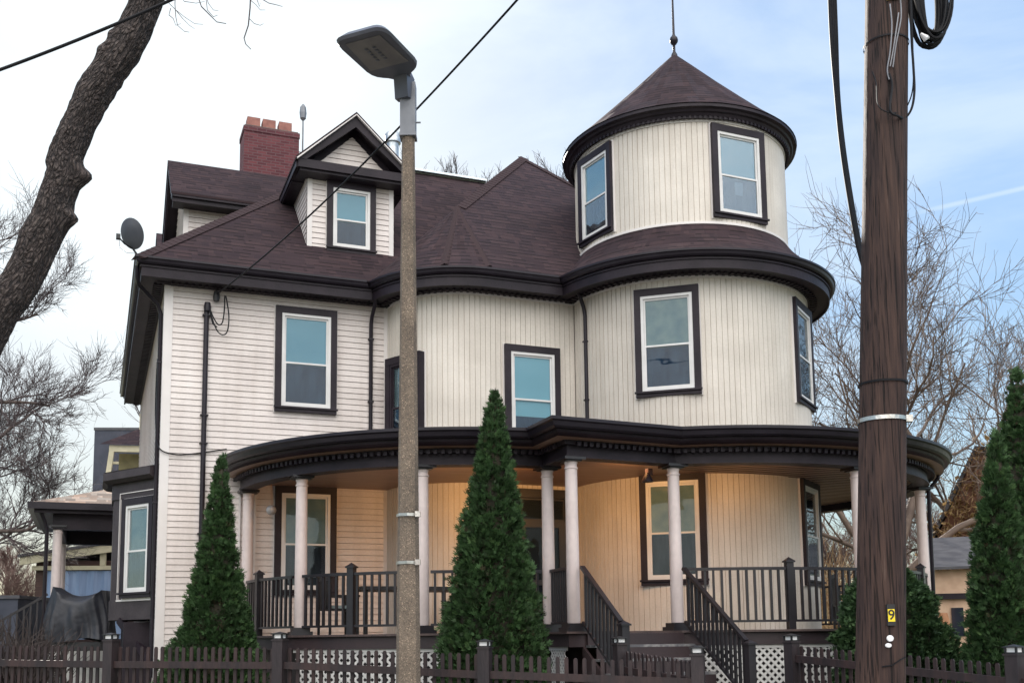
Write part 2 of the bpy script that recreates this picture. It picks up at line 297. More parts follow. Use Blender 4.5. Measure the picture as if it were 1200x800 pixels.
# ------------------------------------------------------------------ mesh building
class MB:
    def __init__(s): s.v = []; s.f = []; s.uv = []; s.has_uv = False
    def face(s, pts, uvs=None):
        b = len(s.v); s.v += [tuple(p) for p in pts]; s.f.append(list(range(b, b + len(pts))))
        if uvs: s.has_uv = True; s.uv += [tuple(x) for x in uvs]
        else: s.uv += [(0, 0)] * len(pts)
    def mesh(s, verts, faces):
        b = len(s.v); s.v += [tuple(p) for p in verts]
        for f in faces: s.f.append([b + i for i in f]); s.uv += [(0, 0)] * len(f)
    def box(s, x0, x1, y0, y1, z0, z1, mat=None):
        vs = [Vector((x, y, z)) for z in (z0, z1) for y in (y0, y1) for x in (x0, x1)]
        if mat is not None: vs = [mat @ p for p in vs]
        s.mesh(vs, [(0, 2, 3, 1), (4, 5, 7, 6), (0, 1, 5, 4), (2, 6, 7, 3), (0, 4, 6, 2), (1, 3, 7, 5)])
    def bar(s, a, b, w, h=None, up=Vector((0, 0, 1))):
        a = Vector(a); b = Vector(b); h = h or w
        d = (b - a).normalized(); x = d.cross(up)
        if x.length < 1e-4: x = d.cross(Vector((1, 0, 0)))
        x.normalize(); y = x.cross(d)
        vs = []
        for p in (a, b):
            for i, j in ((-1, -1), (1, -1), (1, 1), (-1, 1)): vs.append(p + x * (i * w / 2) + y * (j * h / 2))
        s.mesh(vs, [(3, 2, 1, 0), (4, 5, 6, 7), (0, 1, 5, 4), (1, 2, 6, 5), (2, 3, 7, 6), (3, 0, 4, 7)])
    def tube(s, pts, rad, n=8, cap=True):
        pts = [Vector(p) for p in pts]
        if not hasattr(rad, '__len__'): rad = [rad] * len(pts)
        vs = []; x = None
        for i, p in enumerate(pts):
            d = (pts[min(i + 1, len(pts) - 1)] - pts[max(i - 1, 0)])
            if d.length < 1e-9: d = Vector((0, 0, 1))
            d.normalize()
            if x is None: x = d.cross(Vector((.3, .5, .81))).normalized()
            x = (x - d * x.dot(d)); x.normalize(); y = d.cross(x)
            for k in range(n):
                a = 2 * PI * k / n; vs.append(p + (x * math.cos(a) + y * math.sin(a)) * rad[i])
        fs = [(i * n + k, i * n + (k + 1) % n, (i + 1) * n + (k + 1) % n, (i + 1) * n + k) for i in range(len(pts) - 1) for k in range(n)]
        if cap: fs += [tuple(range(n - 1, -1, -1)), tuple(range((len(pts) - 1) * n, len(pts) * n))]
        s.mesh(vs, fs)
    def lathe(s, prof, c=(0, 0), n=24, a0=0, a1=2 * PI, uvs=False):
        """prof [(r,z)]"""
        full = abs(a1 - a0 - 2 * PI) < 1e-6
        m = n if full else n + 1
        if uvs:
            L = [0]
            for i in range(1, len(prof)): L.append(L[-1] + math.hypot(prof[i][0] - prof[i - 1][0], prof[i][1] - prof[i - 1][1]))
            for i in range(len(prof) - 1):
                rm = max(prof[i][0], prof[i + 1][0])
                for k in range(n):
                    t0 = a0 + (a1 - a0) * k / n; t1 = a0 + (a1 - a0) * (k + 1) / n
                    q = lambda r, z, t: (c[0] + r * math.cos(t), c[1] + r * math.sin(t), z)
                    s.face([q(*prof[i], t0), q(*prof[i], t1), q(*prof[i + 1], t1), q(*prof[i + 1], t0)],
                           [(prof[i][0] * t0 if 0 else rm * t0, L[i]), (rm * t1, L[i]), (rm * t1, L[i + 1]), (rm * t0, L[i + 1])])
            return
        vs = []
        for r, z in prof:
            for k in range(m):
                t = a0 + (a1 - a0) * k / n; vs.append((c[0] + r * math.cos(t), c[1] + r * math.sin(t), z))
        fs = []
        for i in range(len(prof) - 1):
            for k in range(n):
                k2 = (k + 1) % m if full else k + 1
                fs.append((i * m + k, i * m + k2, (i + 1) * m + k2, (i + 1) * m + k))
        s.mesh(vs, fs)
    def prism(s, poly, ext):
        """poly: list of 3D points, ext: extrusion vector"""
        ext = Vector(ext); n = len(poly); vs = [Vector(p) for p in poly] + [Vector(p) + ext for p in poly]
        s.mesh(vs, [tuple(range(n - 1, -1, -1)), tuple(range(n, 2 * n))] + [(i, (i + 1) % n, n + (i + 1) % n, n + i) for i in range(n)])
    def build(s, name, mat, parent=None, smooth=False, angle=None, flip=False):
        me = bpy.data.meshes.new(name); me.from_pydata(s.v, [], s.f)
        if s.has_uv:
            ul = me.uv_layers.new(name='UVMap'); ul.data.foreach_set('uv', np.array(s.uv, dtype=np.float32).ravel())
        me.materials.append(MATS[mat]); me.validate(); me.update()
        bm = bmesh.new(); bm.from_mesh(me)
        if smooth: bmesh.ops.remove_doubles(bm, verts=bm.verts, dist=1e-5)
        if not flip: bmesh.ops.recalc_face_normals(bm, faces=bm.faces)
        bm.to_mesh(me); bm.free()
        if smooth:
            me.polygons.foreach_set('use_smooth', [True] * len(me.polygons))
            me.set_sharp_from_angle(angle=R(angle or 40))
        o = bpy.data.objects.new(name, me); COL.objects.link(o)
        if parent: o.parent = parent
        return o

def tag(o, label=None, cat=None, group=None, kind=None):
    if label: o['label'] = label
    if cat: o['category'] = cat
    if group: o['group'] = group
    if kind: o['kind'] = kind
    return o
def empty(name, loc=(0, 0, 0), rz=0, parent=None):
    o = bpy.data.objects.new(name, None); COL.objects.link(o); o.location = loc; o.rotation_euler = (0, 0, rz); o.empty_display_size = .2
    if parent: o.parent = parent
    return o
def copy_tree(o, parent=None):
    c = o.copy(); COL.objects.link(c)
    if parent: c.parent = parent
    for ch in list(o.children): copy_tree(ch, c)
    return c

# ---- 2D paths and sweeps (outward = right-hand side of travel)
def arc(c, r, a0, a1, n):
    return [(c[0] + r * math.cos(R(a0 + (a1 - a0) * i / n)), c[1] + r * math.sin(R(a0 + (a1 - a0) * i / n))) for i in range(n + 1)]
def dedupe(p):
    q = [p[0]]
    for a in p[1:]:
        if math.hypot(a[0] - q[-1][0], a[1] - q[-1][1]) > 1e-4: q.append(a)
    return q
def offs(path, o):
    out = []
    for i, p in enumerate(path):
        ns = []
        if i > 0:
            dx, dy = p[0] - path[i - 1][0], p[1] - path[i - 1][1]; l = math.hypot(dx, dy); ns.append((dy / l, -dx / l))
        if i < len(path) - 1:
            dx, dy = path[i + 1][0] - p[0], path[i + 1][1] - p[1]; l = math.hypot(dx, dy); ns.append((dy / l, -dx / l))
        if len(ns) == 1: n = ns[0]
        else:
            sx, sy = ns[0][0] + ns[1][0], ns[0][1] + ns[1][1]; d = 1 + ns[0][0] * ns[1][0] + ns[0][1] * ns[1][1]
            d = max(d, .25); n = (sx / d, sy / d)
        out.append((p[0] + n[0] * o, p[1] + n[1] * o))
    return out
def sweep(mb, path, prof, closed=True):
    rings = []
    cache = {}
    for o, z in prof:
        if o not in cache: cache[o] = offs(path, o)
        rings.append([(x, y, z) for x, y in cache[o]])
    n = len(path); k = len(prof); vs = [rings[j][i] for i in range(n) for j in range(k)]
    fs = []
    kk = k if closed else k - 1
    for i in range(n - 1):
        for j in range(kk): fs.append((i * k + j, i * k + (j + 1) % k, (i + 1) * k + (j + 1) % k, (i + 1) * k + j))
    if closed: fs += [tuple(range(k)), tuple((n - 1) * k + j for j in range(k - 1, -1, -1))]
    mb.mesh(vs, fs)
def rect(o0, o1, z0, z1): return [(o0, z0), (o1, z0), (o1, z1), (o0, z1)]
def plen(path):
    L = [0]
    for a, b in zip(path, path[1:]): L.append(L[-1] + math.hypot(b[0] - a[0], b[1] - a[1]))
    return L
def at_s(path, L, s):
    s = min(max(s, 0), L[-1])
    for i in range(len(L) - 1):
        if s <= L[i + 1] + 1e-9:
            t = (s - L[i]) / max(L[i + 1] - L[i], 1e-9); a, b = path[i], path[i + 1]
            l = max(math.hypot(b[0] - a[0], b[1] - a[1]), 1e-9)
            return (a[0] + (b[0] - a[0]) * t, a[1] + (b[1] - a[1]) * t), ((b[1] - a[1]) / l, -(b[0] - a[0]) / l)
    return path[-1], (0, -1)
def cut(path, s0, s1):
    L = plen(path); out = [at_s(path, L, s0)[0]]
    for p, l in zip(path, L):
        if s0 + 1e-4 < l < s1 - 1e-4: out.append(p)
    out.append(at_s(path, L, s1)[0]); return dedupe(out)
def blocks(mb, path, o0, o1, z0, z1, w, gap):
    L = plen(path); s = gap / 2
    while s < L[-1] - w / 2:
        p, n = at_s(path, L, s); t = (-n[1], n[0])
        m = Matrix(((t[0], n[0], 0, p[0]), (t[1], n[1], 0, p[1]), (0, 0, 1, 0), (0, 0, 0, 1)))
        mb.box(-w / 2, w / 2, o0, o1, z0, z1, m); s += gap
def smooth(pts, n=6):
    pts = [Vector(p) for p in pts]; out = []
    for i in range(len(pts) - 1):
        p0, p1, p2, p3 = pts[max(i - 1, 0)], pts[i], pts[i + 1], pts[min(i + 2, len(pts) - 1)]
        for k in range(n):
            t = k / n; out.append(.5 * ((2 * p1) + (p2 - p0) * t + (2 * p0 - 5 * p1 + 4 * p2 - p3) * t * t + (3 * p1 - p0 - 3 * p2 + p3) * t ** 3))
    return out + [pts[-1]]
def lap(mb, p0, p1, z0, z1, e=.108, lo=None, hi=None, proud=.018):
    """lapped boards along the segment p0->p1 (outward to the right); lo/hi(z) trim the ends"""
    dx, dy = p1[0] - p0[0], p1[1] - p0[1]; l = math.hypot(dx, dy); t = (dx / l, dy / l); n = (t[1], -t[0])
    def q(s, o, z): return (p0[0] + t[0] * s + n[0] * o, p0[1] + t[1] * s + n[1] * o, z)
    z = z0
    while z < z1 - 1e-3:
        zt = min(z + e, z1)
        a0 = lo(z) if lo else 0; a1 = lo(zt) if lo else 0; b0 = hi(z) if hi else l; b1 = hi(zt) if hi else l
        if b0 - a0 > .01:
            b1 = max(b1, a1 + .002)
            g = .009; zg = max(z + g, zt - g)
            mb.face([q(a0, proud, z), q(b0, proud, z), q(b1, .006, zg), q(a1, .006, zg)])
            mb.face([q(a0, -.016, z), q(b0, -.016, z), q(b0, proud, z), q(a0, proud, z)])
            mb.face([q(a1, .006, zg), q(b1, .006, zg), q(b1, -.016, zg), q(a1, -.016, zg)])
            mb.face([q(a1, -.016, zg), q(b1, -.016, zg), q(b1, -.016, zt), q(a1, -.016, zt)])
        z += e
def boards(mb, path, z0, z1, w=.1, holes=()):
    """upright tongue-and-groove boards along a path"""
    L = plen(path); n = max(1, round(L[-1] / w)); ww = L[-1] / n
    pts = []
    for i in range(n):
        for s, o in ((0, 0), (ww - .012, .004), (ww - .011, -.014), (ww - .003, -.014)):
            p, nn = at_s(path, L, i * ww + s); pts.append((p[0] + nn[0] * o, p[1] + nn[1] * o, i * ww + s))
    pts.append((*path[-1], L[-1]))
    for a, b in zip(pts, pts[1:]):
        sm = (a[2] + b[2]) / 2; cuts = [z0]
        for s0, s1, za, zb in sorted(holes, key=lambda h: h[2]):
            if s0 < sm < s1: cuts += [za, zb]
        cuts.append(z1)
        for k in range(0, len(cuts), 2): mb.face([(a[0], a[1], cuts[k]), (b[0], b[1], cuts[k]), (b[0], b[1], cuts[k + 1]), (a[0], a[1], cuts[k + 1])])
def hole(aw, r, a_first, z0, z1, w):
    a = (-90 + aw - math.degrees(YAW) - a_first) % 360; sc_ = R(a) * r; h = math.asin((w / 2 - .035) / r) * r
    return (sc_ - h, sc_ + h, z0 + .03, z1 - .03)
TOWER_WIN = [(-16.4, 5.75, 7.70, 1.14, 'blind_grey', 'curtain_blue'), (-16.3, 2.46, 4.38, 1.14, 'blind_grey', 'curtain_dark'), (60, 5.75, 7.70, 1.14, 'curtain_dark', 'curtain_dark'), (59.5, 2.46, 4.38, 1.14, 'curtain_dark', 'curtain_dark')]
TURRET_WIN = [(-59.2, 9.05, 10.80, 1.06, 'blind_sky_pale', 'curtain_dark'), (22.8, 9.05, 10.82, 1.14, 'blind_sky_teal', 'curtain_blue'), (112, 9.05, 10.80, 1.06, 'blind_sky_teal', 'curtain_dark')]
def roofpoly(mb, pts, uvs=None):
    pts = [Vector(p) for p in pts]
    nrm = Vector((0, 0, 0))
    for i in range(len(pts)): nrm += (pts[i]).cross(pts[(i + 1) % len(pts)])
    nrm.normalize()
    if nrm.z < 0: nrm = -nrm
    h = Vector((0, 0, 1)).cross(nrm); h.normalize(); s = nrm.cross(h)
    mb.face(pts, [(p.dot(h), p.dot(s)) for p in pts])
def cap_strip(mb, a, b, w=.16, h=.018):
    a = Vector(a); b = Vector(b); d = (b - a).normalized(); x = d.cross(Vector((0, 0, 1))).normalized(); y = x.cross(d)
    n = max(1, int((b - a).length / .14)); vs = []
    L = (b - a).length
    for i in range(n):
        p = a + d * (L * i / n); q = a + d * min(L, L * (i + 1) / n + .02)
        for p0, hh in ((p, h + .007), (q, h)):
            vs += [p0 - x * w - y * (w * .55) + y * hh, p0 + y * hh, p0 + x * w - y * (w * .55) + y * hh]
        k = len(vs) - 6
        mb.mesh(vs[k:], [(0, 1, 4, 3), (1, 2, 5, 4), (0, 3, 4), (0, 1, 2)])

# =================================================================== HOUSE
house = empty('house', (CO.x, CO.y, 0), YAW)
tag(house, 'large cream Victorian house with round corner turret, dark brown trim and wrap-around porch', 'house')
H = house
TC = (9.65, -1.44)           # tower centre
BC = (5.45, 0.0)             # bow corner centre
ZD = 1.68                    # porch deck
# ---- wall paths
front = [(0, 0), (4.03, 0)]
a_start = math.degrees(math.atan2(-1.42 - TC[1], -math.sqrt(2.36 ** 2 - (.02) ** 2)))
bow = arc(BC, 1.42, 180, 270, 22) + [(7.29, -1.42)]
tower = arc(TC, 2.36, 180, 385, 90)
mb = MB(); lap(mb, (0.13, 0), (4.03, 0), .55, 7.88); mb.build('clapboard_wall', 'vinyl', H)
mb = MB(); lap(mb, (0, 10.3), (0, 0.13), .55, 7.9); o = mb.build('clapboard_wall', 'vinyl', H)
mb = MB(); boards(mb, bow, 1.2, 7.90, .1); mb.build('bow_wall', 'vinyl_board', H, flip=True)
mb = MB(); boards(mb, tower, 1.2, 7.90, .1, [hole(q[0], 2.36, 180, q[1], q[2], q[3]) for q in TOWER_WIN]); mb.build('tower_wall', 'vinyl_board', H, flip=True)
turret = arc(TC, 2.07, 0, 360, 128)
mb = MB(); boards(mb, turret, 8.6, 10.96, .1, [hole(q[0], 2.07, 0, q[1], q[2], q[3]) for q in TURRET_WIN])
mb.build('turret_wall', 'vinyl_board', H, flip=True)
mb = MB(); mb.prism([(-.022, -.022, .5), (.13, -.022, .5), (.13, -.001, .5), (-.001, -.001, .5), (-.001, .13, .5), (-.022, .13, .5)], (0, 0, 7.37))
mb.build('corner_board', 'corner_vinyl', H)
mb = MB(); mb.box(3.96, 4.03, -.02, -.001, .55, 7.87); mb.build('corner_board', 'corner_vinyl', H)
# strip of trim right under the soffit and at the turret's foot
mb = MB(); sweep(mb, bow + tower, rect(.004, .022, 7.83, 7.878))
sweep(mb, turret, rect(.004, .022, 10.86, 10.905)); sweep(mb, turret, rect(.004, .03, 8.93, 8.975))
mb.build('edge_strip', 'corner_vinyl', H)
# rear and right walls that close the body
mb = MB(); lap(mb, (11.9, 0), (11.9, 10.3), .55, 7.9); lap(mb, (11.9, 10.3), (0, 10.3), .55, 7.9); mb.build('rear_wall', 'vinyl', H)
# foundation
mb = MB(); mb.box(.03, 11.87, .03, 10.25, 0, 1.0); mb.lathe([(2.3, 0), (2.3, 1.25)], TC, 40); mb.box(4.2, 7.4, -1.3, .1, 0, 1.25)
mb.build('foundation', 'mortar_cap', H)

# ---- main cornice: soffit, fascia, gutter
eave = dedupe([(0, 10.3), (0, 0)] + front[1:] + bow + tower + [(11.9, .6), (11.9, 10.3), (0, 10.3)])
tw_end = [p for p in tower]
eave = dedupe([(0, 10.3), (0, 0), (4.03, 0)] + bow[1:] + [p for p in arc(TC, 2.36, 180, 377, 88)][1:] + [(11.9, 10.3)])
mb = MB(); sweep(mb, eave, [(-.02, 7.875), (.42, 7.895), (.42, 7.93), (-.02, 7.93)]); mb.build('soffit', 'trim', H)
mb = MB(); blocks(mb, eave, .06, .20, 7.85, 7.8795, .05, .115); sweep(mb, eave, rect(.10, .15, 7.868, 7.8748)); mb.build('dentil_course', 'trim', H)
mb = MB(); sweep(mb, eave, rect(.395, .43, 7.86, 8.05)); sweep(mb, eave, rect(.431, .452, 8.02, 8.06)); mb.build('fascia', 'trim', H)
mb = MB(); sweep(mb, eave, [(.432, 8.064), (.49, 8.064), (.515, 8.09), (.53, 8.135), (.55, 8.15), (.55, 8.185), (.535, 8.185), (.53, 8.165), (.46, 8.165), (.432, 8.165)])
mb.build('gutter', 'gutter_metal', H)

# ---- roofs
ZE = 8.17; SL = .944
mb = MB()
A = (-.52, -.52, ZE); Bp = (12.42, -.52, ZE); Cp = (12.42, 10.8, ZE); Dp = (-.52, 10.8, ZE); R1 = (4.28, 4.28, 12.70); R2 = (7.62, 4.28, 12.70)
roofpoly(mb, [A, Bp, R2, R1]); roofpoly(mb, [Dp, A, R1]); roofpoly(mb, [Cp, Dp, R1, R2]); roofpoly(mb, [Bp, Cp, R2])
mb.build('main_roof', 'shingles', H)
mb = MB(); cap_strip(mb, A, R1); mb.build('hip_cap', 'cap_shingles', H)
mb = MB(); mb.bar(Vector(R1) + Vector((0, -.03, .03)), Vector(R2) + Vector((0, -.03, .03)), .20, .05); mb.build('ridge_cap', 'ridge_metal', H)
# cross roof above the bow: hip with a rounded corner
mb = MB()
APX = (7.85, 2.5, 12.62); CC = (5.45, 0, 10.10)
roofpoly(mb, [(5.45, -1.94, ZE), (12.1, -1.94, ZE), APX, CC])
roofpoly(mb, [(3.51, 0, ZE), CC, APX, (3.51, 5.2, ZE)])
roofpoly(mb, [(12.1, -1.94, ZE), (12.1, 6, ZE), APX])
n = 14; ca = arc(BC, 1.94, 180, 270, n); Ls = math.hypot(1.94, CC[2] - ZE)
for i in range(n):
    a, b = ca[i], ca[i + 1]; s0 = 1.94 * R(90) * i / n; s1 = 1.94 * R(90) * (i + 1) / n
    for k in range(4):
        t0, t1 = k / 4, (k + 1) / 4
        L3 = lambda p, t: (p[0] + (CC[0] - p[0]) * t, p[1] + (CC[1] - p[1]) * t, ZE + (CC[2] - ZE) * t)
        if k < 3: mb.face([L3(a, t0), L3(b, t0), L3(b, t1), L3(a, t1)], [(s0, Ls * t0), (s1, Ls * t0), (s1, Ls * t1), (s0, Ls * t1)])
        else: mb.face([L3(a, t0), L3(b, t0), L3(b, t1)], [(s0, Ls * t0), (s1, Ls * t0), ((s0 + s1) / 2, Ls * t1)])
mb.build('cross_roof', 'shingles', H)
mb = MB(); cap_strip(mb, CC, APX, .17); cap_strip(mb, CC, (4.62, -1.72, ZE + .06), .11, .015); cap_strip(mb, CC, (5.42, -1.9, ZE + .06), .11, .015); cap_strip(mb, APX, (12.1, -1.94, ZE), .12)
mb.build('hip_cap', 'cap_shingles', H)
# skirt roof round the turret, cone and its eave
mb = MB(); mb.lathe([(2.885, 8.188), (2.55, 8.41), (2.28, 8.68), (2.06, 8.97)], TC, 72, uvs=True); mb.build('skirt_roof', 'shingles', H)
mb = MB(); mb.lathe([(2.325, 11.115), (2.0, 11.40), (1.5, 11.88), (.95, 12.42), (.4, 12.98), (.04, 13.34)], TC, 72, uvs=True); mb.build('cone_roof', 'shingles', H)
mb = MB()
mb.lathe([(2.05, 10.93), (2.16, 10.93), (2.19, 10.98), (2.23, 10.995), (2.25, 11.03), (2.285, 11.04), (2.31, 11.05), (2.31, 11.105), (2.28, 11.11)], TC, 72); mb.build('turret_cornice', 'trim', H, True, 30)
mb = MB(); blocks(mb, turret, .055, .10, 10.885, 10.932, .045, .09); sweep(mb, turret, rect(.06, .08, 10.90, 10.925)); mb.build('dentil_course', 'trim', H)
mb = MB(); mb.lathe([(.075, 13.30), (.06, 13.36), (.028, 13.42), (.026, 13.56), (.05, 13.58), (.082, 13.63), (.088, 13.67), (.075, 13.72), (.04, 13.76), (.026, 13.80), (.022, 14.3), (.012, 15.6), (.004, 15.75)], TC, 14)
mb.build('finial', 'gutter_metal', H, True, 60)

# ---- windows (built in their own frame: x along the wall, -y outward)
def window(u, v, ang, z0, z1, w, up='blind_sky_teal', low='curtain_blue', label=None, cover=.0, sill=True, out=.0, note=False, low_blind=0, white=True, deep=0):
    """(u, v) foot of the centre on the wall, ang = direction the window faces (deg, 270 = straight out of the front)"""
    cs = MB(); b = .115; d0, d1 = -.095 - out, .04 + deep; hw = w / 2
    h = z1 - z0
    cs.box(-hw, hw, d0, d1, h - b - .015, h); cs.box(-hw, hw, d0, d1, 0, b * .85)
    cs.box(-hw, -hw + b, d0 + .001, d1, b * .85, h - b - .015); cs.box(hw - b, hw, d0 + .001, d1, b * .85, h - b - .015)
    cs.box(-hw - .02, hw + .02, d0 - .03, d0, b * .55, b * .85)
    c = cs.build('window', 'trim', H)
    c.location = (u, v, z0); c.rotation_euler = (0, 0, R(ang) + PI / 2)
    if label: c['label'] = label
    e = MB(); t = .018; y0, y1 = -.032, .03
    for x0, x1, za, zb in ((-hw - t, -hw - .001, -t, h + t), (hw + .001, hw + t, -t, h + t), (-hw, hw, h + .001, h + t), (-hw, hw, -t, -.001)): e.box(x0, x1, y0, y1, za, zb)
    e.build('edge_trim', 'corner_vinyl', c)
    iw = hw - b; zb0 = b * .85; zt = h - b - .015; f = .05
    fr = MB(); y0, y1 = d0 + .012, d1 - .004
    fr.box(-iw, -iw + f, y0, y1, zb0, zt); fr.box(iw - f, iw, y0, y1, zb0, zt); fr.box(-iw + f, iw - f, y0, y1, zt - f, zt); fr.box(-iw + f, iw - f, y0, y1, zb0, zb0 + f)
    fr.build('frame', 'frame_white' if white else 'trim', c)
    zm = zb0 + (zt - zb0) * .47; sw = .032
    def sash(za, zb, yy):
        s = MB(); x = iw - f
        s.box(-x, -x + sw, yy, yy + .03, za, zb); s.box(x - sw, x, yy, yy + .03, za, zb); s.box(-x + sw, x - sw, yy, yy + .03, za, za + sw); s.box(-x + sw, x - sw, yy, yy + .03, zb - sw, zb)
        s.build('sash', 'frame_white' if white else 'trim', c)
        g = MB(); g.box(-x + sw, x - sw, yy + .012, yy + .016, za + sw, zb - sw); g.build('pane', 'glass', c)
    yu = d0 + .034; yl = d0 + .024
    sash(zm - .016, zt - f, yu + .01); sash(zb0 + f, zm + .016, yl)
    x = iw - f
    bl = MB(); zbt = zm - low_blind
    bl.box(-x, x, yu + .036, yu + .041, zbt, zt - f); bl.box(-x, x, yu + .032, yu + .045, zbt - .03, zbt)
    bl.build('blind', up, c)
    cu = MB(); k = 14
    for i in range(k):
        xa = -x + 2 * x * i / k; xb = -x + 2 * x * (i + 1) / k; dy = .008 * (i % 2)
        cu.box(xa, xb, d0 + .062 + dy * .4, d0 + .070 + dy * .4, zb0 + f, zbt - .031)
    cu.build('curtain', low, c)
    if note:
        q = MB(); q.box(-.10, .08, yl + .02, yl + .022, zm - .34, zm - .09); q.build('paper_note', 'cardboard_blue', c)
    return c
def twin(angle_world, r, z0, z1, w, **k):
    """window on a round wall; angle measured from straight towards the street"""
    a = -90 + angle_world - math.degrees(YAW)
    u = TC[0] + r * math.cos(R(a)); v = TC[1] + r * math.sin(R(a))
    return window(u, v, a, z0, z1, w, **k)
window(2.485, 0, 270, 5.72, 7.69, 1.13, 'blind_sky_teal', 'curtain_blue')
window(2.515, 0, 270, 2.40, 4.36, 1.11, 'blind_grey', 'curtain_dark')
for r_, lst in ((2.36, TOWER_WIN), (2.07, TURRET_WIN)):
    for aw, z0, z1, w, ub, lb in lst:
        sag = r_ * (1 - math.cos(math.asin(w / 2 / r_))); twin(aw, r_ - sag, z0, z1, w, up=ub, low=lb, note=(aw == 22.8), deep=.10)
window(6.40, -1.42, 270, 5.05, 6.95, 1.10, 'blind_sky_pale', 'curtain_blue', low_blind=.28)
# window on the curved side of the bow
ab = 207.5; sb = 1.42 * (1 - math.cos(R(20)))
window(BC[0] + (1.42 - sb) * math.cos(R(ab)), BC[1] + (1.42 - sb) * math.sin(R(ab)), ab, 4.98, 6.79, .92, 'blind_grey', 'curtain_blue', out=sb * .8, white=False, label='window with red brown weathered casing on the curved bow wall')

# ---- front door in the bow
dr = MB(); b = .11
dr.box(-.56, .56, -.05, .05, 2.44, 2.60); dr.box(-.56, -.56 + b, -.049, .05, 0, 2.44); dr.box(.56 - b, .56, -.049, .05, 0, 2.44)
dr.box(-.45, .45, .01, .05, 0, 2.44); dr.box(-.45, .45, -.03, .01, 1.96, 2.03)
door = dr.build('front_door', 'door_paint', H); door.location = (6.56, -1.485, ZD)
mb = MB(); mb.box(-.40, .40, -.012, -.006, 2.06, 2.40); mb.box(-.36, .30, -.022, -.016, .95, 1.93); mb.box(-.36, .30, -.022, -.016, .2, .85); mb.build('pane', 'door_glass', door)
mb = MB()
for x0, x1, z0, z1 in ((-.45, -.36, 0, 1.96), (.30, .42, 0, 1.96), (-.36, .30, 1.90, 1.96), (-.36, .30, .86, .95), (-.36, .30, 0, .2)): mb.box(x0, x1, -.035, .0, z0, z1)
mb.build('storm_door_frame', 'door_paint', door)
mb = MB(); mb.box(.34, .38, -.06, -.036, .98, 1.16); mb.box(.30, .38, -.075, -.06, 1.04, 1.07); mb.build('handle', 'metal_grey', door)
mb = MB(); mb.box(7.22, 7.28, -1.465, -1.43, 2.75, 2.95); mb.build('doorbell', 'white_plastic', H)

# ---- dormers
def gable_dormer(parent, loc, rz, hw, zbase, ztop, ov_f, ov_s, zr, depth, zcl, wall_name='dormer_wall', back_slope=None, winfn=None):
    """front dormer; local x along its face, -y out, origin at face centre"""
    pass
DU, DV = 3.42, .48; hw = .85
mb = MB(); lap(mb, (DU - hw + .09, DV), (DU + hw - .09, DV), 8.95, 10.56)
lap(mb, (DU - hw, 2.6), (DU - hw, DV + .02), 8.95, 10.56); lap(mb, (DU + hw, DV + .02), (DU + hw, 2.6), 8.95, 10.56)
SLD = (11.62 - 10.66) / 1.02
lap(mb, (DU - .62, .42), (DU + .62, .42), 10.80, 11.40, lo=lambda z: (z - 10.80) * .62 / .60, hi=lambda z: 1.24 - (z - 10.80) * .62 / .60)
mb.build('dormer_wall', 'vinyl', H)
mb = MB()
for s in (-1, 1):
    mb = MB(); mb.box(DU + s * (hw - .045) - .047, DU + s * (hw - .045) + .047, DV - .022, DV + .06, 8.9, 10.5); mb.build('corner_board', 'corner_vinyl', H)
mb = MB()   # horizontal cornice, rakes, side eaves
mb.box(DU - 1.10, DU + 1.10, .09, DV + .3, 10.49, 10.655)
mb.box(DU - 1.06, DU + 1.06, .14, DV + .02, 10.44, 10.488)
mb.prism([(DU - .99, .44, 10.66), (DU + .99, .44, 10.66), (DU, .44, 11.60)], (0, .1, 0))
for s in (-1, 1):
    e0 = Vector((DU + s * 1.13, .08, 10.66)); pk = Vector((DU, .08, 11.70))
    dn = Vector((0, 0, -.20))
    mb.prism([e0, pk, pk + dn * 1.25, e0 + Vector((-s * .17, 0, 0)) + Vector((0, 0, -.02))], (0, .06, 0))
    mb.prism([e0 + Vector((-s * .05, .061, -.02)), pk + Vector((0, .061, -.06)), pk + Vector((0, .061, -.12)), e0 + Vector((-s * .15, .061, -.02))], (0, .38, 0))
    mb.box(DU + s * .86 - (.0 if s > 0 else .25), DU + s * .86 + (.25 if s > 0 else .0), DV + .301, 2.8, 10.47, 10.52)
    mb.box(DU + s * 1.115 - .02, DU + s * 1.115 + .02, .14, 2.8, 10.50, 10.66)
mb.build('dormer_trim', 'trim', H)
mb = MB()
for s in (-1, 1):
    e = [(DU + s * 1.15, .03, 10.665), (DU, .03, 11.735), (DU, 3.6, 11.735), (DU + s * 1.15, 3.6, 10.665)]
    roofpoly(mb, e)
    t = Vector((0, 0, -.045)); e2 = [Vector(p) + t for p in e]
    mb.face(e2); mb.face([e[0], e[1], e2[1], e2[0]]); mb.face([e[0], e[3], e2[3], e2[0]])
mb.build('dormer_roof', 'shingles', H)
mb = MB()
for s in (-1, 1):
    mb.prism([(DU + s * 1.14, .02, 10.63), (DU, .02, 11.69), (DU, .02, 11.668), (DU + s * 1.125, .02, 10.612)], (0, .058, 0))
mb.build('drip_edge', 'corner_vinyl', H)
window(DU, DV, 270, 9.02, 10.44, .96, 'blind_sky_teal', 'curtain_blue')

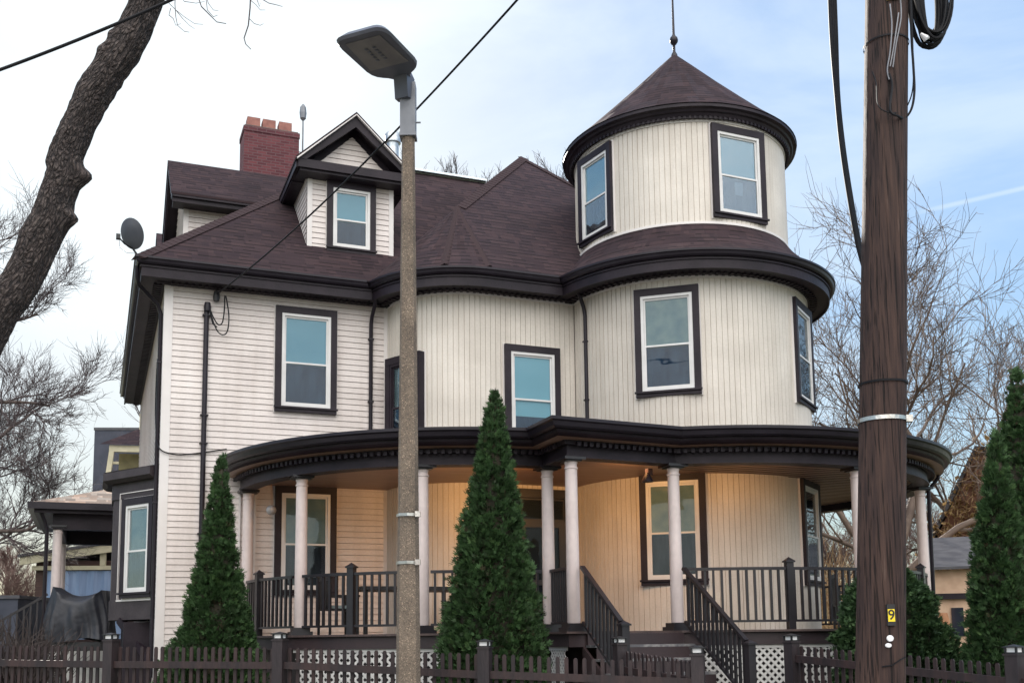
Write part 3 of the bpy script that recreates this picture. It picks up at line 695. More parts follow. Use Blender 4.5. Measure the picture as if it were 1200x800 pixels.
# side dormer on the left slope (its gable looks to the side)
def side_dormer(v0):
    vf, vr = v0, v0 + 1.15; vb = v0 + 2.3; ul = .45
    mb = MB(); lap(mb, (ul + .09, vf), (3.2, vf), 8.7, 10.42, e=.108); lap(mb, (ul, vb), (ul, vf + .02), 8.7, 10.42)
    lap(mb, (ul, vb), (ul, vf), 10.42, 11.5, lo=lambda z: (z - 10.42) / .95, hi=lambda z: 2.3 - (z - 10.42) / .95)
    mb.build('dormer_wall', 'vinyl', H)
    mb = MB(); mb.box(ul - .014, ul + .09, vf - .022, vf - .001, 8.7, 10.36); mb.build('corner_board', 'corner_vinyl', H)
    ov = .40; ue = .16
    mb = MB()
    mb.box(ue + .05, 3.3, vf - ov + .02, vf + .02, 10.36, 10.40)
    mb.box(ue + .03, 3.3, vf - ov - .02, vf - ov + .02, 10.33, 10.50); mb.box(ue + .03, 3.3, vf - ov - .07, vf - ov - .021, 10.42, 10.53)
    mb.box(ue + .03, 3.3, vb + ov - .02, vb + ov + .02, 10.33, 10.50)
    for s in (-1, 1):
        ve = vr + s * (1.15 + ov + .06)
        mb.prism([(ue + .02, ve, 10.50), (ue + .02, vr, 11.86), (ue + .02, vr, 11.60), (ue + .02, ve - s * .22, 10.42)], (.05, 0, 0))
        mb.prism([(ue + .071, ve - s * .05, 10.46), (ue + .071, vr, 11.80), (ue + .071, vr, 11.74), (ue + .071, ve - s * .15, 10.44)], (.22, 0, 0))
    mb.build('dormer_trim', 'trim', H)
    mb = MB()
    for s in (-1, 1):
        ve = vr + s * (1.15 + ov + .08)
        e = [(ue, ve, 10.51), (ue, vr, 11.87), (4.6, vr, 11.87), (4.6, ve, 10.51)]
        roofpoly(mb, e); e2 = [Vector(p) + Vector((0, 0, -.045)) for p in e]; mb.face(e2); mb.face([e[0], e[1], e2[1], e2[0]]); mb.face([e[0], e[3], e2[3], e2[0]])
    mb.build('dormer_roof', 'shingles', H)
side_dormer(2.6); side_dormer(7.0)

# ---- chimney with pots, vent pipe
mb = MB()
def uvbox(mb, x0, x1, y0, y1, z0, z1):
    for p, q in (((x0, y0), (x1, y0)), ((x1, y0), (x1, y1)), ((x1, y1), (x0, y1)), ((x0, y1), (x0, y0))):
        l = math.hypot(q[0] - p[0], q[1] - p[1]); mb.face([(*p, z0), (*q, z0), (*q, z1), (*p, z1)], [(0, z0), (l, z0), (l, z1), (0, z1)])
    mb.face([(x0, y0, z1), (x1, y0, z1), (x1, y1, z1), (x0, y1, z1)], [(0, 0), (.01, 0), (.01, .01), (0, .01)])
uvbox(mb, 1.90, 3.18, 5.0, 5.75, 9.0, 13.44); uvbox(mb, 1.885, 3.195, 4.985, 5.765, 13.44, 13.56)
chim = mb.build('chimney', 'brick', H)
mb = MB(); mb.box(1.92, 3.16, 5.02, 5.73, 13.561, 13.60); mb.build('chimney_cap', 'mortar_cap', chim)
for x in (2.14, 2.50, 2.88):
    mb = MB()
    m = Matrix.Translation((x, 5.3, 0))
    mb.prism([(x - .15, 5.16, 13.601), (x + .15, 5.16, 13.601), (x + .15, 5.46, 13.601), (x - .15, 5.46, 13.601)], (0, 0, .27)); mb.build('chimney_pot', 'clay', chim)
mb = MB(); mb.tube([(3.30, 5.2, 12.7), (3.30, 5.2, 14.03)], .02, 6); mb.tube([(3.18, 5.2, 13.2), (3.30, 5.2, 13.2)], .015, 6)
mb.lathe([(.02, 14.0), (.07, 14.06), (.085, 14.2), (.07, 14.34), (.02, 14.42)], (3.30, 5.2), 10); mb.build('vent_stack', 'metal_grey', chim)
mb = MB(); mb.lathe([(.15, 11.8), (.15, 13.68), (.20, 13.70), (.20, 13.90), (.16, 13.95), (0, 13.95)], (5.47, 5.0), 16); mb.build('vent_pipe', 'galvanised', H, True, 40)

# ---- downspouts and service mast on the wall
def spout(pts, nm='downspout', mat='gutter_metal', r=.037, straps=()):
    mb = MB(); mb.tube(pts, r, 8)
    for z in straps:
        x, y = pts[-1][0], pts[-1][1]; mb.box(x - .05, x + .05, y - .045, y + .04, z, z + .03)
    return mb.build(nm, mat, H, True, 50)
spout([(3.70, -.47, 8.06), (3.70, -.46, 7.95), (3.70, -.40, 7.84), (3.70, -.12, 7.62), (3.70, -.06, 7.5), (3.70, -.055, 4.95)], straps=(7.2, 6.0))
spout([(7.06, -2.0, 8.06), (7.08, -1.99, 7.95), (7.18, -1.93, 7.85), (7.27, -1.89, 7.66), (7.30, -1.88, 7.5), (7.305, -1.875, 4.95)], straps=(7.0, 5.9))
spout([(-.50, -.30, 8.06), (-.49, -.28, 7.88), (-.46, -.1, 7.8), (-.12, .16, 7.55), (-.06, .20, 7.4), (-.06, .20, 1.0)], straps=(6.5, 4.0))
mb = MB(); mb.tube([(.70, -.06, 2.0), (.70, -.06, 7.46)], .045, 10); mb.lathe([(.06, 7.44), (.065, 7.52), (.05, 7.60), (0, 7.62)], (.71, -.09), 10)
for z in (3.45, 5.05, 5.55, 7.36): mb.box(.63, .77, -.112, -.016, z, z + .02)
mast = mb.build('service_mast', 'gutter_metal', H, True, 40)
mb = MB()
mb.tube(smooth([(.74, -.12, 7.50), (.82, -.16, 7.30), (.90, -.15, 7.20), (.97, -.14, 7.25), (1.0, -.13, 7.5), (1.0, -.13, 7.75)]), .012, 5)
mb.tube(smooth([(.74, -.12, 7.47), (.86, -.16, 7.12), (.97, -.15, 7.02), (1.06, -.14, 7.1), (1.08, -.13, 7.4), (1.02, -.13, 7.75)]), .012, 5)
mb.tube([(.74, -.12, 7.47), (.80, -.16, 7.2), (.88, -.15, 7.15)], .012, 5)
mb.build('service_wire', 'cable', mast, True)
mb = MB(); mb.lathe([(.0, 7.62), (.05, 7.64), (.06, 7.72), (.045, 7.82), (.0, 7.84)], (.86, -.10), 8); mb.build('insulator', 'black_plastic', mast, True)
mb = MB(); mb.tube(smooth([(-.09, .3, 6.6), (-.10, .35, 5.9), (-.08, .25, 5.25), (-.03, -.03, 4.93), (.2, -.045, 4.84), (.5, -.04, 4.86), (1.1, -.04, 4.98)]), .012, 5); mb.build('loose_wire', 'cable', H, True)

# ---- canted bay on the side wall
bay = [(0, 2.9), (-.72, 2.3), (-.72, 1.45), (0, .30)]
mb = MB(); sweep(mb, bay, rect(-.05, 0, 2.0, 4.5)); sweep(mb, bay, rect(.0, .02, 2.0, 2.36)); sweep(mb, bay, rect(0, .03, 4.18, 4.5)); mb.build('bay_wall', 'bay_trim_lit', H)
mb = MB(); sweep(mb, bay, [(-.05, 4.46), (.12, 4.46), (.20, 4.52), (.20, 4.66), (-.05, 4.70)]); mb.build('bay_cornice', 'bay_trim_lit', H)
mb = MB(); mb.face([(0, 3.1, 4.85), (-.9, 2.4, 4.68), (-.9, 1.4, 4.68), (0, .1, 4.69)]); mb.face([(0, 3.0, 2.0), (-.72, 2.3, 2.0), (-.72, 1.45, 2.0), (0, .3, 2.0)]); mb.build('bay_roof', 'bay_trim_lit', H)
mb = MB(); sweep(mb, cut(bay, 2.0, 3.1), rect(.021, .035, 2.33, 2.36))
mb.build('bay_edge_strip', 'corner_vinyl', H)
am = math.degrees(math.atan2(-.72, -1.15)); am = 180 + math.degrees(math.atan2(.72, 1.15))
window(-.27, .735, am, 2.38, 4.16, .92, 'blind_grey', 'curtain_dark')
mb = MB(); mb.box(-.60, -.585, -.045, -.0, -.02, 1.90); mb.box(-.585, .56, -.045, -.0, 1.885, 1.90); o = mb.build('bay_edge_strip', 'corner_vinyl', H); o.location = (-.27, .735, 2.38); o.rotation_euler = (0, 0, R(am) + PI / 2)
mb = MB(); mb.bar((-.55, 1.2, 2.0), (0, .55, 1.2), .12, .12); mb.box(-.5, -.02, .8, 2.6, .6, 1.96); mb.build('bay_bracket', 'trim', H)

# =================================================================== PORCH (parts of the house)
PC = (5.5, -.1); PR = 4.05; ZC = 4.20
a6 = math.degrees(math.atan2(-4.93 - TC[1], 7.29 - TC[0]))
edge = arc(PC, PR, 181, 270, 34) + [(5.5, -5.04)] + arc(TC, 4.2, a6, 57, 60)[0:0]
ring = arc(TC, 4.2, 360 + a6 if a6 < 0 else a6, 360 + 57, 64)
edge = dedupe(edge + ring)
mb = MB(); sweep(mb, edge, rect(-.12, .12, ZC + .02, 4.46)); sweep(mb, edge, rect(.121, .14, ZC + .02, ZC + .06)); mb.build('porch_beam', 'trim', H)
mb = MB(); sweep(mb, edge, rect(.121, .19, 4.40, 4.47)); blocks(mb, edge, .19, .245, 4.375, 4.44, .055, .105); mb.build('dentil_course', 'trim', H)
mb = MB(); sweep(mb, edge, [(.10, 4.471), (.30, 4.471), (.36, 4.50), (.40, 4.53), (.42, 4.57), (.10, 4.57)]); mb.build('porch_cornice', 'trim', H)
mb = MB(); sweep(mb, edge, [(.38, 4.573), (.47, 4.573), (.50, 4.60), (.52, 4.66), (.55, 4.68), (.55, 4.725), (.53, 4.725), (.52, 4.70), (.38, 4.70)]); mb.build('porch_gutter', 'gutter_metal', H)
def deck_poly(o, z): return [(x, y, z) for x, y in offs(edge, o)]
def cap_poly(mb, o, z, inner):
    pts = deck_poly(o, z)
    mb.face(pts + [(x, y, z) for x, y in inner])
inner = [(11.5, 1.2), (9.65, -1.0), (6.0, -.6), (5.0, .3), (3.0, .3)]
mb = MB()
outer = offs(edge, .46); innr = offs(edge, -.1)
k = len(outer)
def toward(p, t):
    q = (p[0], p[1]); c = (5.5, -.1) if q[0] < 5.6 and q[1] > -4.9 else TC
    return (q[0] + (c[0] - q[0]) * t, q[1] + (c[1] - q[1]) * t)
mb.face([(x, y, 4.70) for x, y in outer] + [(11.5, 1.2, 4.86), (9.65, -1.0, 4.86), (6.5, -.9, 4.86), (5.0, .3, 4.86), (1.3, .3, 4.80)])
mb.build('porch_roof', 'shingles', H)
mb = MB(); mb.face([(x, y, 4.36) for x, y in offs(edge, -.05)] + [(11.5, 1.2, 4.36), (9.65, -1.0, 4.36), (6.5, -.9, 4.36), (5.0, .3, 4.36), (1.5, .3, 4.36)])
mb.face([(x, y, 4.466) for x, y in offs(edge, .40)] + [(11.5, 1.2, 4.466), (9.65, -1.0, 4.466), (6.5, -.9, 4.466), (5.0, .3, 4.466), (1.5, .3, 4.466)])
mb.build('porch_ceiling', 'porch_ceiling', H)
mb = MB()
for i in range(60):
    x = 1.5 + i * .2
    y0 = -5.5; y1 = 1.0
for i in range(42):
    y = -5.5 + i * .18; lo_ = None
    xs = [p for p in offs(edge, -.13)]
    # planks run along the house: dark joints across the ceiling on the corner of the porch
    x0 = 7.3; dd = 4.05 ** 2 - (y - TC[1]) ** 2
    if dd > 0 and y < 1.0:
        x1 = TC[0] + math.sqrt(dd)
        xin = TC[0] + (math.sqrt(max(0, 2.3 ** 2 - (y - TC[1]) ** 2)) if abs(y - TC[1]) < 2.3 else -2.0)
        if x1 - xin > .3: mb.box(xin, x1, y - .006, y + .006, 4.352, 4.3585)
mb.build('ceiling_joint', 'black_plastic', H)
# deck, skirt and lattice
dk = offs(edge, .20)
mb = MB(); mb.face([(x, y, ZD) for x, y in dk] + [(11.5, 1.2, ZD), (9.65, -1.0, ZD), (6.5, -.9, ZD), (5.0, .3, ZD), (1.3, .3, ZD)])
sweep(mb, edge, rect(.10, .22, ZD - .03, ZD + .002)); mb.build('porch_deck', 'deck', H)
mb = MB(); sweep(mb, edge, rect(.10, .16, ZD - .22, ZD - .031)); mb.build('skirt_board', 'skirt', H)
Ledge = plen(edge)
def lattice(path, z0, z1, step=.082, w=.036):
    L = plen(path)[-1]; Lp = plen(path); h = z1 - z0; mb = MB()
    for lay, sgn in ((0, 1), (1, -1)):
        c = -h
        while c < L + h:
            # slat: s = c + sgn*(z-z0) (+h when leaning back)
            base = c if sgn > 0 else c + h
            zs = [z0 + h * i / 8 for i in range(9)]
            ok = [(base + sgn * (z - z0), z) for z in zs]
            ok = [p for p in ok if -.001 <= p[0] <= L + .001]
            if len(ok) > 1:
                o0 = .0 + lay * .007; ww = w * .72
                for (s0, za), (s1, zb) in zip(ok, ok[1:]):
                    q = []
                    for s, z in ((s0 - ww, za), (s0 + ww, za), (s1 + ww, zb), (s1 - ww, zb)):
                        s = min(max(s, 0), L); p, n = at_s(path, Lp, s); q.append((p[0] + n[0] * o0, p[1] + n[1] * o0, z))
                    p, n = at_s(path, Lp, (s0 + s1) / 2)
                    mb.prism(q, (n[0] * .006, n[1] * .006, 0))
            c += step * 1.42
    f = MB()
    for z in (z0, z1): sweep(mb, path, rect(-.002, .02, z - .03, z + .03))
    return mb.build('lattice_panel', 'lattice', H)
sk = offs(edge, .11)
Lsk = plen(sk)
s_corner = [i for i, p in enumerate(edge) if abs(p[0] - 5.5) < .01 and abs(p[1] + 5.04) < .01][0]
s_c6 = s_corner + 1
SA = Lsk[s_corner - 1]; SB = Lsk[s_corner]; SC = Lsk[s_c6]
lattice(cut(sk, 2.2, SA - .1), .45, ZD - .24)
lattice(cut(sk, SA + .15, SB - .1), .45, ZD - .24, .06, .03)
lattice(cut(sk, SC + .15, SC + 6.4), .45, ZD - .24)
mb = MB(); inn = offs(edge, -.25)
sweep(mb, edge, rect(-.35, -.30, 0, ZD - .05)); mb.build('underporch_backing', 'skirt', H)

# columns
def column(u, v, half=False):
    mb = MB(); mb.lathe([(.088, 0), (.098, .02), (.097, .8), (.090, 2.26), (.102, 2.265), (.102, 2.285), (.088, 2.29), (.088, 2.33), (.098, 2.35), (.098, 2.37), (.0, 2.37)], (0, 0), 28)
    c = mb.build('column', 'column_paint', H, True, 35); c.location = (u, v, 1.80)
    mb = MB(); mb.box(-.17, .17, -.17, .17, -.12, -.06); mb.box(-.135, .135, -.135, .135, -.06, 0.0); mb.build('base', 'rail_black', c)
    mb = MB(); mb.box(-.125, .125, -.125, .125, 2.371, 2.39); mb.box(-.17, .17, -.17, .17, 2.39, 2.43); mb.build('capital', 'rail_black', c)
    return c
on = lambda s: at_s(edge, Ledge, s)[0]
cols = [(1.47, -.22), (2.06, -2.14), (3.62, -3.69), (5.5, -4.15), (5.5, -5.04), (7.29, -4.93), (10.27, -5.55), (12.95, -4.02), (13.85, -1.3)]
for c in cols: column(*c)
# pilaster board behind the first column
mb = MB(); mb.box(1.33, 1.36, -.05, -.015, 1.7, 4.2); mb.box(1.60, 1.63, -.05, -.015, 1.7, 4.2); mb.build('pilaster_edge', 'corner_vinyl', H)

# railings
def railing(path, zr=ZD + .95, zb=ZD + .15, gap=.128, posts=()):
    mb = MB()
    sweep(mb, path, rect(-.03, .03, zr - .045, zr)); sweep(mb, path, rect(-.022, .022, zb - .035, zb))
    L = plen(path); n = max(2, round(L[-1] / gap))
    for i in range(n):
        s = (i + .5) * L[-1] / n
        p, nn = at_s(path, L, s); t = (-nn[1], nn[0]); m = Matrix(((t[0], nn[0], 0, p[0]), (t[1], nn[1], 0, p[1]), (0, 0, 1, 0), (0, 0, 0, 1)))
        mb.box(-.018, .018, -.018, .018, zb, zr - .045, m)
    r = mb.build('railing', 'rail_black', H)
    for s in posts:
        p, nn = at_s(path, L, s); a = math.atan2(nn[1], nn[0])
        q = MB(); m = Matrix.Translation((p[0], p[1], 0)) @ Matrix.Rotation(a, 4, 'Z')
        q.box(-.055, .055, -.055, .055, ZD, ZD + 1.02, m); q.box(-.075, .075, -.075, .075, ZD + 1.02, ZD + 1.045, m)
        w = .068; tip = m @ Vector((0, 0, ZD + 1.105)); b4 = [m @ Vector((x, y, ZD + 1.0455)) for x, y in ((-w, -w), (w, -w), (w, w), (-w, w))]
        q.mesh(b4 + [tip], [(0, 1, 4), (1, 2, 4), (2, 3, 4), (3, 0, 4)]); q.build('post', 'rail_black', r)
def s_of(u, v):
    best = min(range(len(edge)), key=lambda i: (edge[i][0] - u) ** 2 + (edge[i][1] - v) ** 2)
    a = min((abs(s), s) for s in [0])[1]
    # fine search
    bs, bd = 0, 9e9
    for i in range(2000):
        s = Ledge[-1] * i / 2000; p = on(s); d = (p[0] - u) ** 2 + (p[1] - v) ** 2
        if d < bd: bd, bs = d, s
    return bs
sv = [s_of(*c) for c in cols]
sp1 = 0
def ray_s(px):
    """arc length where the porch edge is seen at photo column px"""
    best, bs = 9e9, 0
    for i in range(1500):
        s = Ledge[-1] * i / 1500; p = on(s); q = W(p[0], p[1], 2.2) - Vector((0, 0, EYE)); x = PX + F * q.dot(rgt) / q.dot(fwd)
        if abs(x - px) < best: best, bs = abs(x - px), s
    return bs
railing(cut(edge, sv[0] + .16, sv[1] - .12), posts=(ray_s(303) - sv[0] - .16,))
railing(cut(edge, sv[1] + .12, sv[2] - .12), posts=(ray_s(412) - sv[1] - .12,))
railing(cut(edge, sv[2] + .12, sv[3] - .12))
railing(cut(edge, sv[3] + .1, sv[4] - .1), gap=.085)
railing(cut(edge, sv[5] + .12, sv[6] - .12), posts=(1.62,))
railing(cut(edge, sv[6] + .12, sv[7] - .12), posts=(1.9,))
railing(cut(edge, sv[7] + .12, sv[8] - .12))
railing(cut(edge, sv[8] + .12, Ledge[-1] - .2))

# stairs
U0, U1, V0 = 5.62, 7.20, -5.16; RUN, RISE = .285, .195
mb = MB(); td = MB()
nst = 7
for i in range(nst):
    z = ZD - RISE * (i + 1); v1 = V0 - .06 - RUN * i; v0 = v1 - RUN
    td.box(U0 - .02, U1 + .02, v0 - .03, v1, z - .035, z)
    mb.box(U0, U1, v1 - .03, v1, z, z + RISE - .036)
mb.box(U0, U1, V0 - .06, V0 - .02, ZD - .195, ZD - .031)
for u in (U0 - .05, U1 + .012):
    mb.prism([(u, V0, ZD - .2), (u, V0, ZD - .5), (u, V0 - RUN * nst, ZD - RISE * nst - .45), (u, V0 - RUN * nst - .1, ZD - RISE * nst - .12)], (.038, 0, 0))
stairs = mb.build('porch_stairs', 'skirt', H); td.build('tread', 'tread', stairs)
for u, t1 in ((5.58, 1.22), (7.27, 1.62)):
    mb = MB(); sl = RISE / RUN; z0 = ZD + .95; a = Vector((u, V0 - .03, z0 - .02)); b = Vector((u, V0 - t1, z0 - t1 * sl))
    mb.bar(a, b, .07, .045); mb.bar(a + Vector((0, 0, -.80)), b + Vector((0, 0, -.80)), .045, .04)
    n = int(t1 / .115)
    for i in range(n):
        t = .06 + (i + .4) * (t1 - .06) / n; p = a.lerp(b, t / t1); mb.box(u - .018, u + .018, p.y - .018, p.y + .018, p.z - .80, p.z - .02)
    r = mb.build('stair_railing', 'rail_black', stairs)
    mb = MB(); q = b; mb.box(u - .055, u + .055, q.y - .13, q.y - .02, q.z - 1.6, q.z - .05); mb.box(u - .075, u + .075, q.y - .15, q.y, q.z - .05, q.z - .025)
    b4 = [(u - .065, q.y - .14, q.z - .0245), (u + .065, q.y - .14, q.z - .0245), (u + .065, q.y - .01, q.z - .0245), (u - .065, q.y - .01, q.z - .0245), (u, q.y - .075, q.z + .02)]
    mb.mesh(b4, [(0, 1, 4), (1, 2, 4), (2, 3, 4), (3, 0, 4)]); mb.build('newel_post', 'rail_black', stairs)
# porch lamps under the ceiling
PORCH_LAMPS = [at_s(offs(edge, -.24), plen(offs(edge, -.24)), q)[0] for q in (sv[2] - .2, sv[3] - .7, sv[4] + .9, sv[5] + 1.3)]
PORCH_W = [22, 34, 29, 12]
PORCH_AIM = [(4.2, -.4), (5.9, -1.4), (7.6, -2.8), (9.4, -3.8)]
for u, v in PORCH_LAMPS:
    mb = MB(); mb.lathe([(.0, 4.30), (.05, 4.302), (.06, 4.33)], (u, v), 16); lp = mb.build('porch_lamp', 'porch_bulb', H, True)
    mb = MB(); mb.lathe([(.075, 4.325), (.075, 4.3595), (0, 4.3595)], (u, v), 16); mb.build('lamp_collar', 'rail_black', lp)
# flood light by the sixth column
mb = MB(); mb.box(6.98, 7.06, -4.70, -4.60, 4.10, 4.2); mb.lathe([(.03, 4.12), (.09, 4.0), (.095, 3.98), (0, 3.99)], (6.95, -4.72), 12); mb.build('flood_lamp', 'trim', H, True)
# rain pipe at the far corner of the porch
mb = MB(); p8 = at_s(edge, Ledge, sv[7] + .5)[0]
mb.tube([(13.35, -4.05, 4.6), (13.33, -4.1, 4.42), (13.22, -3.95, 4.2), (13.2, -3.93, 1.0)], .035, 8); mb.build('downspout', 'gutter_metal', H, True)

# =================================================================== side porch at the rear (part of the house)
mb = MB(); poly = [(-.02, 4.75), (-2.0, 4.75), (-2.0, 8.6), (-.02, 8.6)]
mb.box(-2.2, -.02, 4.45, 8.7, 4.26, 4.46); mb.box(-1.85, -.02, 4.72, 4.92, 3.95, 4.26); mb.box(-1.85, -1.65, 4.921, 8.5, 3.95, 4.26); mb.box(-1.85, -.02, 8.3, 8.5, 3.95, 4.259); mb.build('side_porch_beam', 'trim', H)
mb = MB(); mb.box(-2.32, -2.2, 4.33, 8.8, 4.33, 4.47); mb.box(-2.2, -.02, 4.33, 4.45, 4.33, 4.47); mb.build('side_porch_gutter', 'gutter_metal', H)
mb = MB(); roofpoly(mb, [(-2.25, 4.4, 4.472), (-.02, 4.4, 4.472), (-.02, 5.9, 5.15)]); roofpoly(mb, [(-2.25, 4.4, 4.472), (-.02, 5.9, 5.15), (-.02, 7.3, 5.15), (-2.25, 8.75, 4.472)]); roofpoly(mb, [(-2.25, 8.75, 4.472), (-.02, 7.3, 5.15), (-.02, 8.75, 4.472)])
mb.build('side_porch_roof', 'tan_shingles', H)
mb = MB(); mb.box(-1.95, -.02, 4.7, 8.5, .5, 1.68); mb.build('side_porch_deck', 'skirt', H)
mb = MB()
for i in range(14): mb.box(-1.9 + i * .13, -1.80 + i * .13, 4.655, 4.68, .25, 1.47)
mb.box(-1.92, -.05, 4.682, 4.697, .9, 1.0); mb.box(-1.92, -.05, 4.682, 4.697, .25, .35); mb.build('porch_skirting', 'lattice', H)
for v in (4.84, 8.35): column(-1.75, v).scale.z = .92
mb = MB(); mb.tube([(-2.1, 4.5, 4.35), (-2.0, 4.6, 4.1), (-1.95, 4.65, 3.9), (-1.95, 4.65, .6)], .04, 8); mb.build('downspout', 'gutter_metal', H, True)
mb = MB(); a = Vector((-1.9, 5.0, 2.62)); b = Vector((-3.4, 5.0, 1.66))
mb.bar(a, b, .06, .05); mb.bar(a - Vector((0, 0, .8)), b - Vector((0, 0, .8)), .05, .04)
for i in range(12):
    p = a.lerp(b, (i + .5) / 12); mb.box(p.x - .018, p.x + .018, 4.98, 5.02, p.z - .8, p.z)
mb.build('stair_railing', 'rail_black', H)
mb = MB()
for i in range(6): mb.box(-2.2 - .28 * i, -1.95 - .28 * i, 5.05, 6.3, 0, 1.5 - .2 * i)
mb.build('side_stairs', 'skirt', H)

# =================================================================== things on the house and porch
dish = empty('satellite_dish', W(-.50, -.42, 8.18), YAW)
tag(dish, 'grey satellite dish on a bent arm at the left corner of the roof edge', 'satellite dish')
mb = MB(); prof = [(0.0, .055), (.08, .052), (.15, .035), (.215, .004), (.225, 0), (.218, -.006), (.15, .02), (.08, .038), (0, .042)]
mb.lathe(prof, (0, 0), 32); d = mb.build('reflector', 'dish_grey', dish, True, 60)
d.location = (-.10, -.12, .36); d.rotation_euler = (R(112), R(0), R(-38)); d.scale = (1, 1.18, 1)
mb = MB(); mb.tube([(.02, .0, .0), (-.08, -.0, .14), (-.10, -.06, .30)], .018, 8); mb.tube([(-.08, -.0, .14), (-.22, -.22, .13), (-.30, -.34, .17)], .013, 6); mb.box(-.36, -.29, -.40, -.31, .15, .23); mb.build('arm', 'black_plastic', dish, True)
mb = MB(); mb.tube([(-.30, -.34, .15), (-.30, -.3, .03), (-.18, -.15, .0), (-.05, 0, .06)], .004, 4); mb.build('coax_wire', 'cable_grey', dish)

gl = empty('hanging_globe', W(1.81, -.6, 3.85)); tag(gl, 'small grey globe ornament hanging on strings under the porch roof', 'ornament')
mb = MB(); mb.lathe([(0, -.09), (.05, -.075), (.085, -.03), (.09, 0), (.08, .04), (.05, .075), (.0, .09)], (0, 0), 16); mb.build('globe', 'globe_glass', gl, True, 60)
mb = MB(); mb.tube([(0, -.0, .09), (-.012, 0, .5)], .004, 4); mb.tube([(0.03, 0, .08), (0.0, 0, .5)], .004, 4); mb.build('string', 'orange_wood', gl)

def patio_chair(u, v, rz, label, mat='black_plastic'):
    c = empty('patio_chair', W(u, v, ZD), YAW + rz); tag(c, label, 'chair')
    mb = MB(); mb.box(-.26, .26, -.25, .25, .40, .43); mb.build('seat', mat, c)
    mb = MB()
    for i in range(5): mb.box(-.24 + i * .105, -.18 + i * .105, .235, .26, .43, .92)
    mb.box(-.26, .26, .23, .265, .88, .95); mb.build('backrest', mat, c)
    for x in (-.25, .25):
        for y in (-.24, .24):
            mb = MB(); mb.bar((x, y, 0), (x, y, .62 if y < 0 else .9), .035); mb.build('leg', mat, c)
        mb = MB(); mb.box(x - .03, x + .03, -.27, .26, .62, .65); mb.build('armrest', mat, c)
    mb = MB(); mb.box(-.23, .23, -.23, .22, .431, .48); mb.build('cushion', 'cushion' if mat == 'black_plastic' else mat, c)
    return c
patio_chair(2.75, -1.75, R(100), 'black patio chair behind the porch railing at left end of the long table')
patio_chair(5.0, -2.5, R(-80), 'dark patio chair with blue grey cushion between lamp post column and central evergreen')
patio_chair(11.2, -4.1, R(60), 'black patio chair on the porch past the tower, half hidden by the round bush')
tb = empty('patio_table', W(3.75, -2.3, ZD), YAW); tag(tb, 'long dark table standing on the porch behind the railing', 'table')
mb = MB(); mb.box(-.85, .85, -.4, .4, .70, .76); mb.build('tabletop', 'black_plastic', tb)
for x in (-.75, .75):
    for y in (-.32, .32):
        mb = MB(); mb.bar((x, y, 0), (x, y, .70), .06); mb.build('leg', 'black_plastic', tb)

# covered grill beside the bay
gr = empty('covered_grill', W(-1.22, 3.5, 0), 0); tag(gr, 'grill covered by sagging dark tarp in front of the side porch', 'grill')
mb = MB(); ns = 88; nh = 24
rnd = random.Random(4)
def drape(s, t):
    """closed draped sheet: s round the grill, t from crown to hem"""
    a = 2 * PI * s
    hx, hy = .50, .34
    k = max(abs(math.cos(a)) , abs(math.sin(a)) ); cx = max(-1, min(1, math.cos(a) * 1.25)); cy = max(-1, min(1, math.sin(a) * 1.25))
    top = 2.72 + (-.10 - .26 * (1 - min(1, abs(cx + .0)) ** 2)) * 1 + (.08 if cx < -.6 else 0)
    fold = .06 * math.sin(9 * a + 2 * math.sin(3 * a) + 2.5 * t) + .035 * math.sin(19 * a + 1.3 - 3 * t)
    if t < .25:
        q = t / .25; return (hx * cx * q, hy * cy * q, 2.52 + (top - 2.52) * q ** 2)
    q = (t - .25) / .75
    fl = 1 + .13 * q + fold * (q ** .7) * 2.0
    sway = .05 * math.sin(5 * q + a * 2)
    return (hx * cx * fl + sway * .4, hy * cy * fl + sway * .3, top - (top - 1.66 - .04 * math.sin(4 * a)) * q)
vs = [drape(i / ns, j / nh) for j in range(nh + 1) for i in range(ns)]
mb.mesh(vs, [(j * ns + i, j * ns + (i + 1) % ns, (j + 1) * ns + (i + 1) % ns, (j + 1) * ns + i) for j in range(nh) for i in range(ns)])
mb.build('tarp', 'tarp', gr, True, 80)
mb = MB(); mb.box(-.5, .5, -.28, .28, 1.45, 1.62); mb.build('grill_box', 'black_plastic', gr)
for x in (-.45, .45):
    for y in (-.24, .24):
        mb = MB(); mb.bar((x, y, .3), (x, y, 1.45), .05); mb.build('leg', 'black_plastic', gr)

# =================================================================== STREET LAMP
LX, LY = -1.20, 12.2
lampo = empty('street_lamp', (LX, LY, 0)); tag(lampo, 'tall concrete street lamp with a flat grey LED head before the house', 'street lamp')
mb = MB(); mb.lathe([(.175, 0), (.150, .6), (.139, 1.2), (.076, 7.75), (0, 7.75)], (0, 0), 8); mb.build('pole', 'aggregate', lampo)
mb = MB(); mb.box(-.092, .092, -.085, .085, 7.62, 8.28); mb.box(-.10, .10, -.095, .095, 7.60, 7.64); mb.tube([(.09, 0, 7.80), (.15, 0, 7.80)], .012, 6); mb.build('sleeve', 'metal_grey', lampo)
hd = empty('lamp_head', (-.02, -.02, 8.28), parent=lampo)
ang = math.atan2(-.95, -.42)
def rrect(w0, w1, l0, l1, r, n=7):
    return None
outl = [(-.02, .085), (.06, .09), (.11, .11), (.15, .15), (.18, .20), (.22, .25), (.28, .285), (.36, .30), (.84, .305), (.91, .295), (.96, .27), (.99, .23), (1.0, .18)]
pts2 = [(x, y) for x, y in outl] + [(x, -y) for x, y in reversed(outl)]
ca, sa = math.cos(ang), math.sin(ang)
def hp(x, y, z): return (x * ca - y * sa, x * sa + y * ca, z)
mb = MB(); tilt = .02
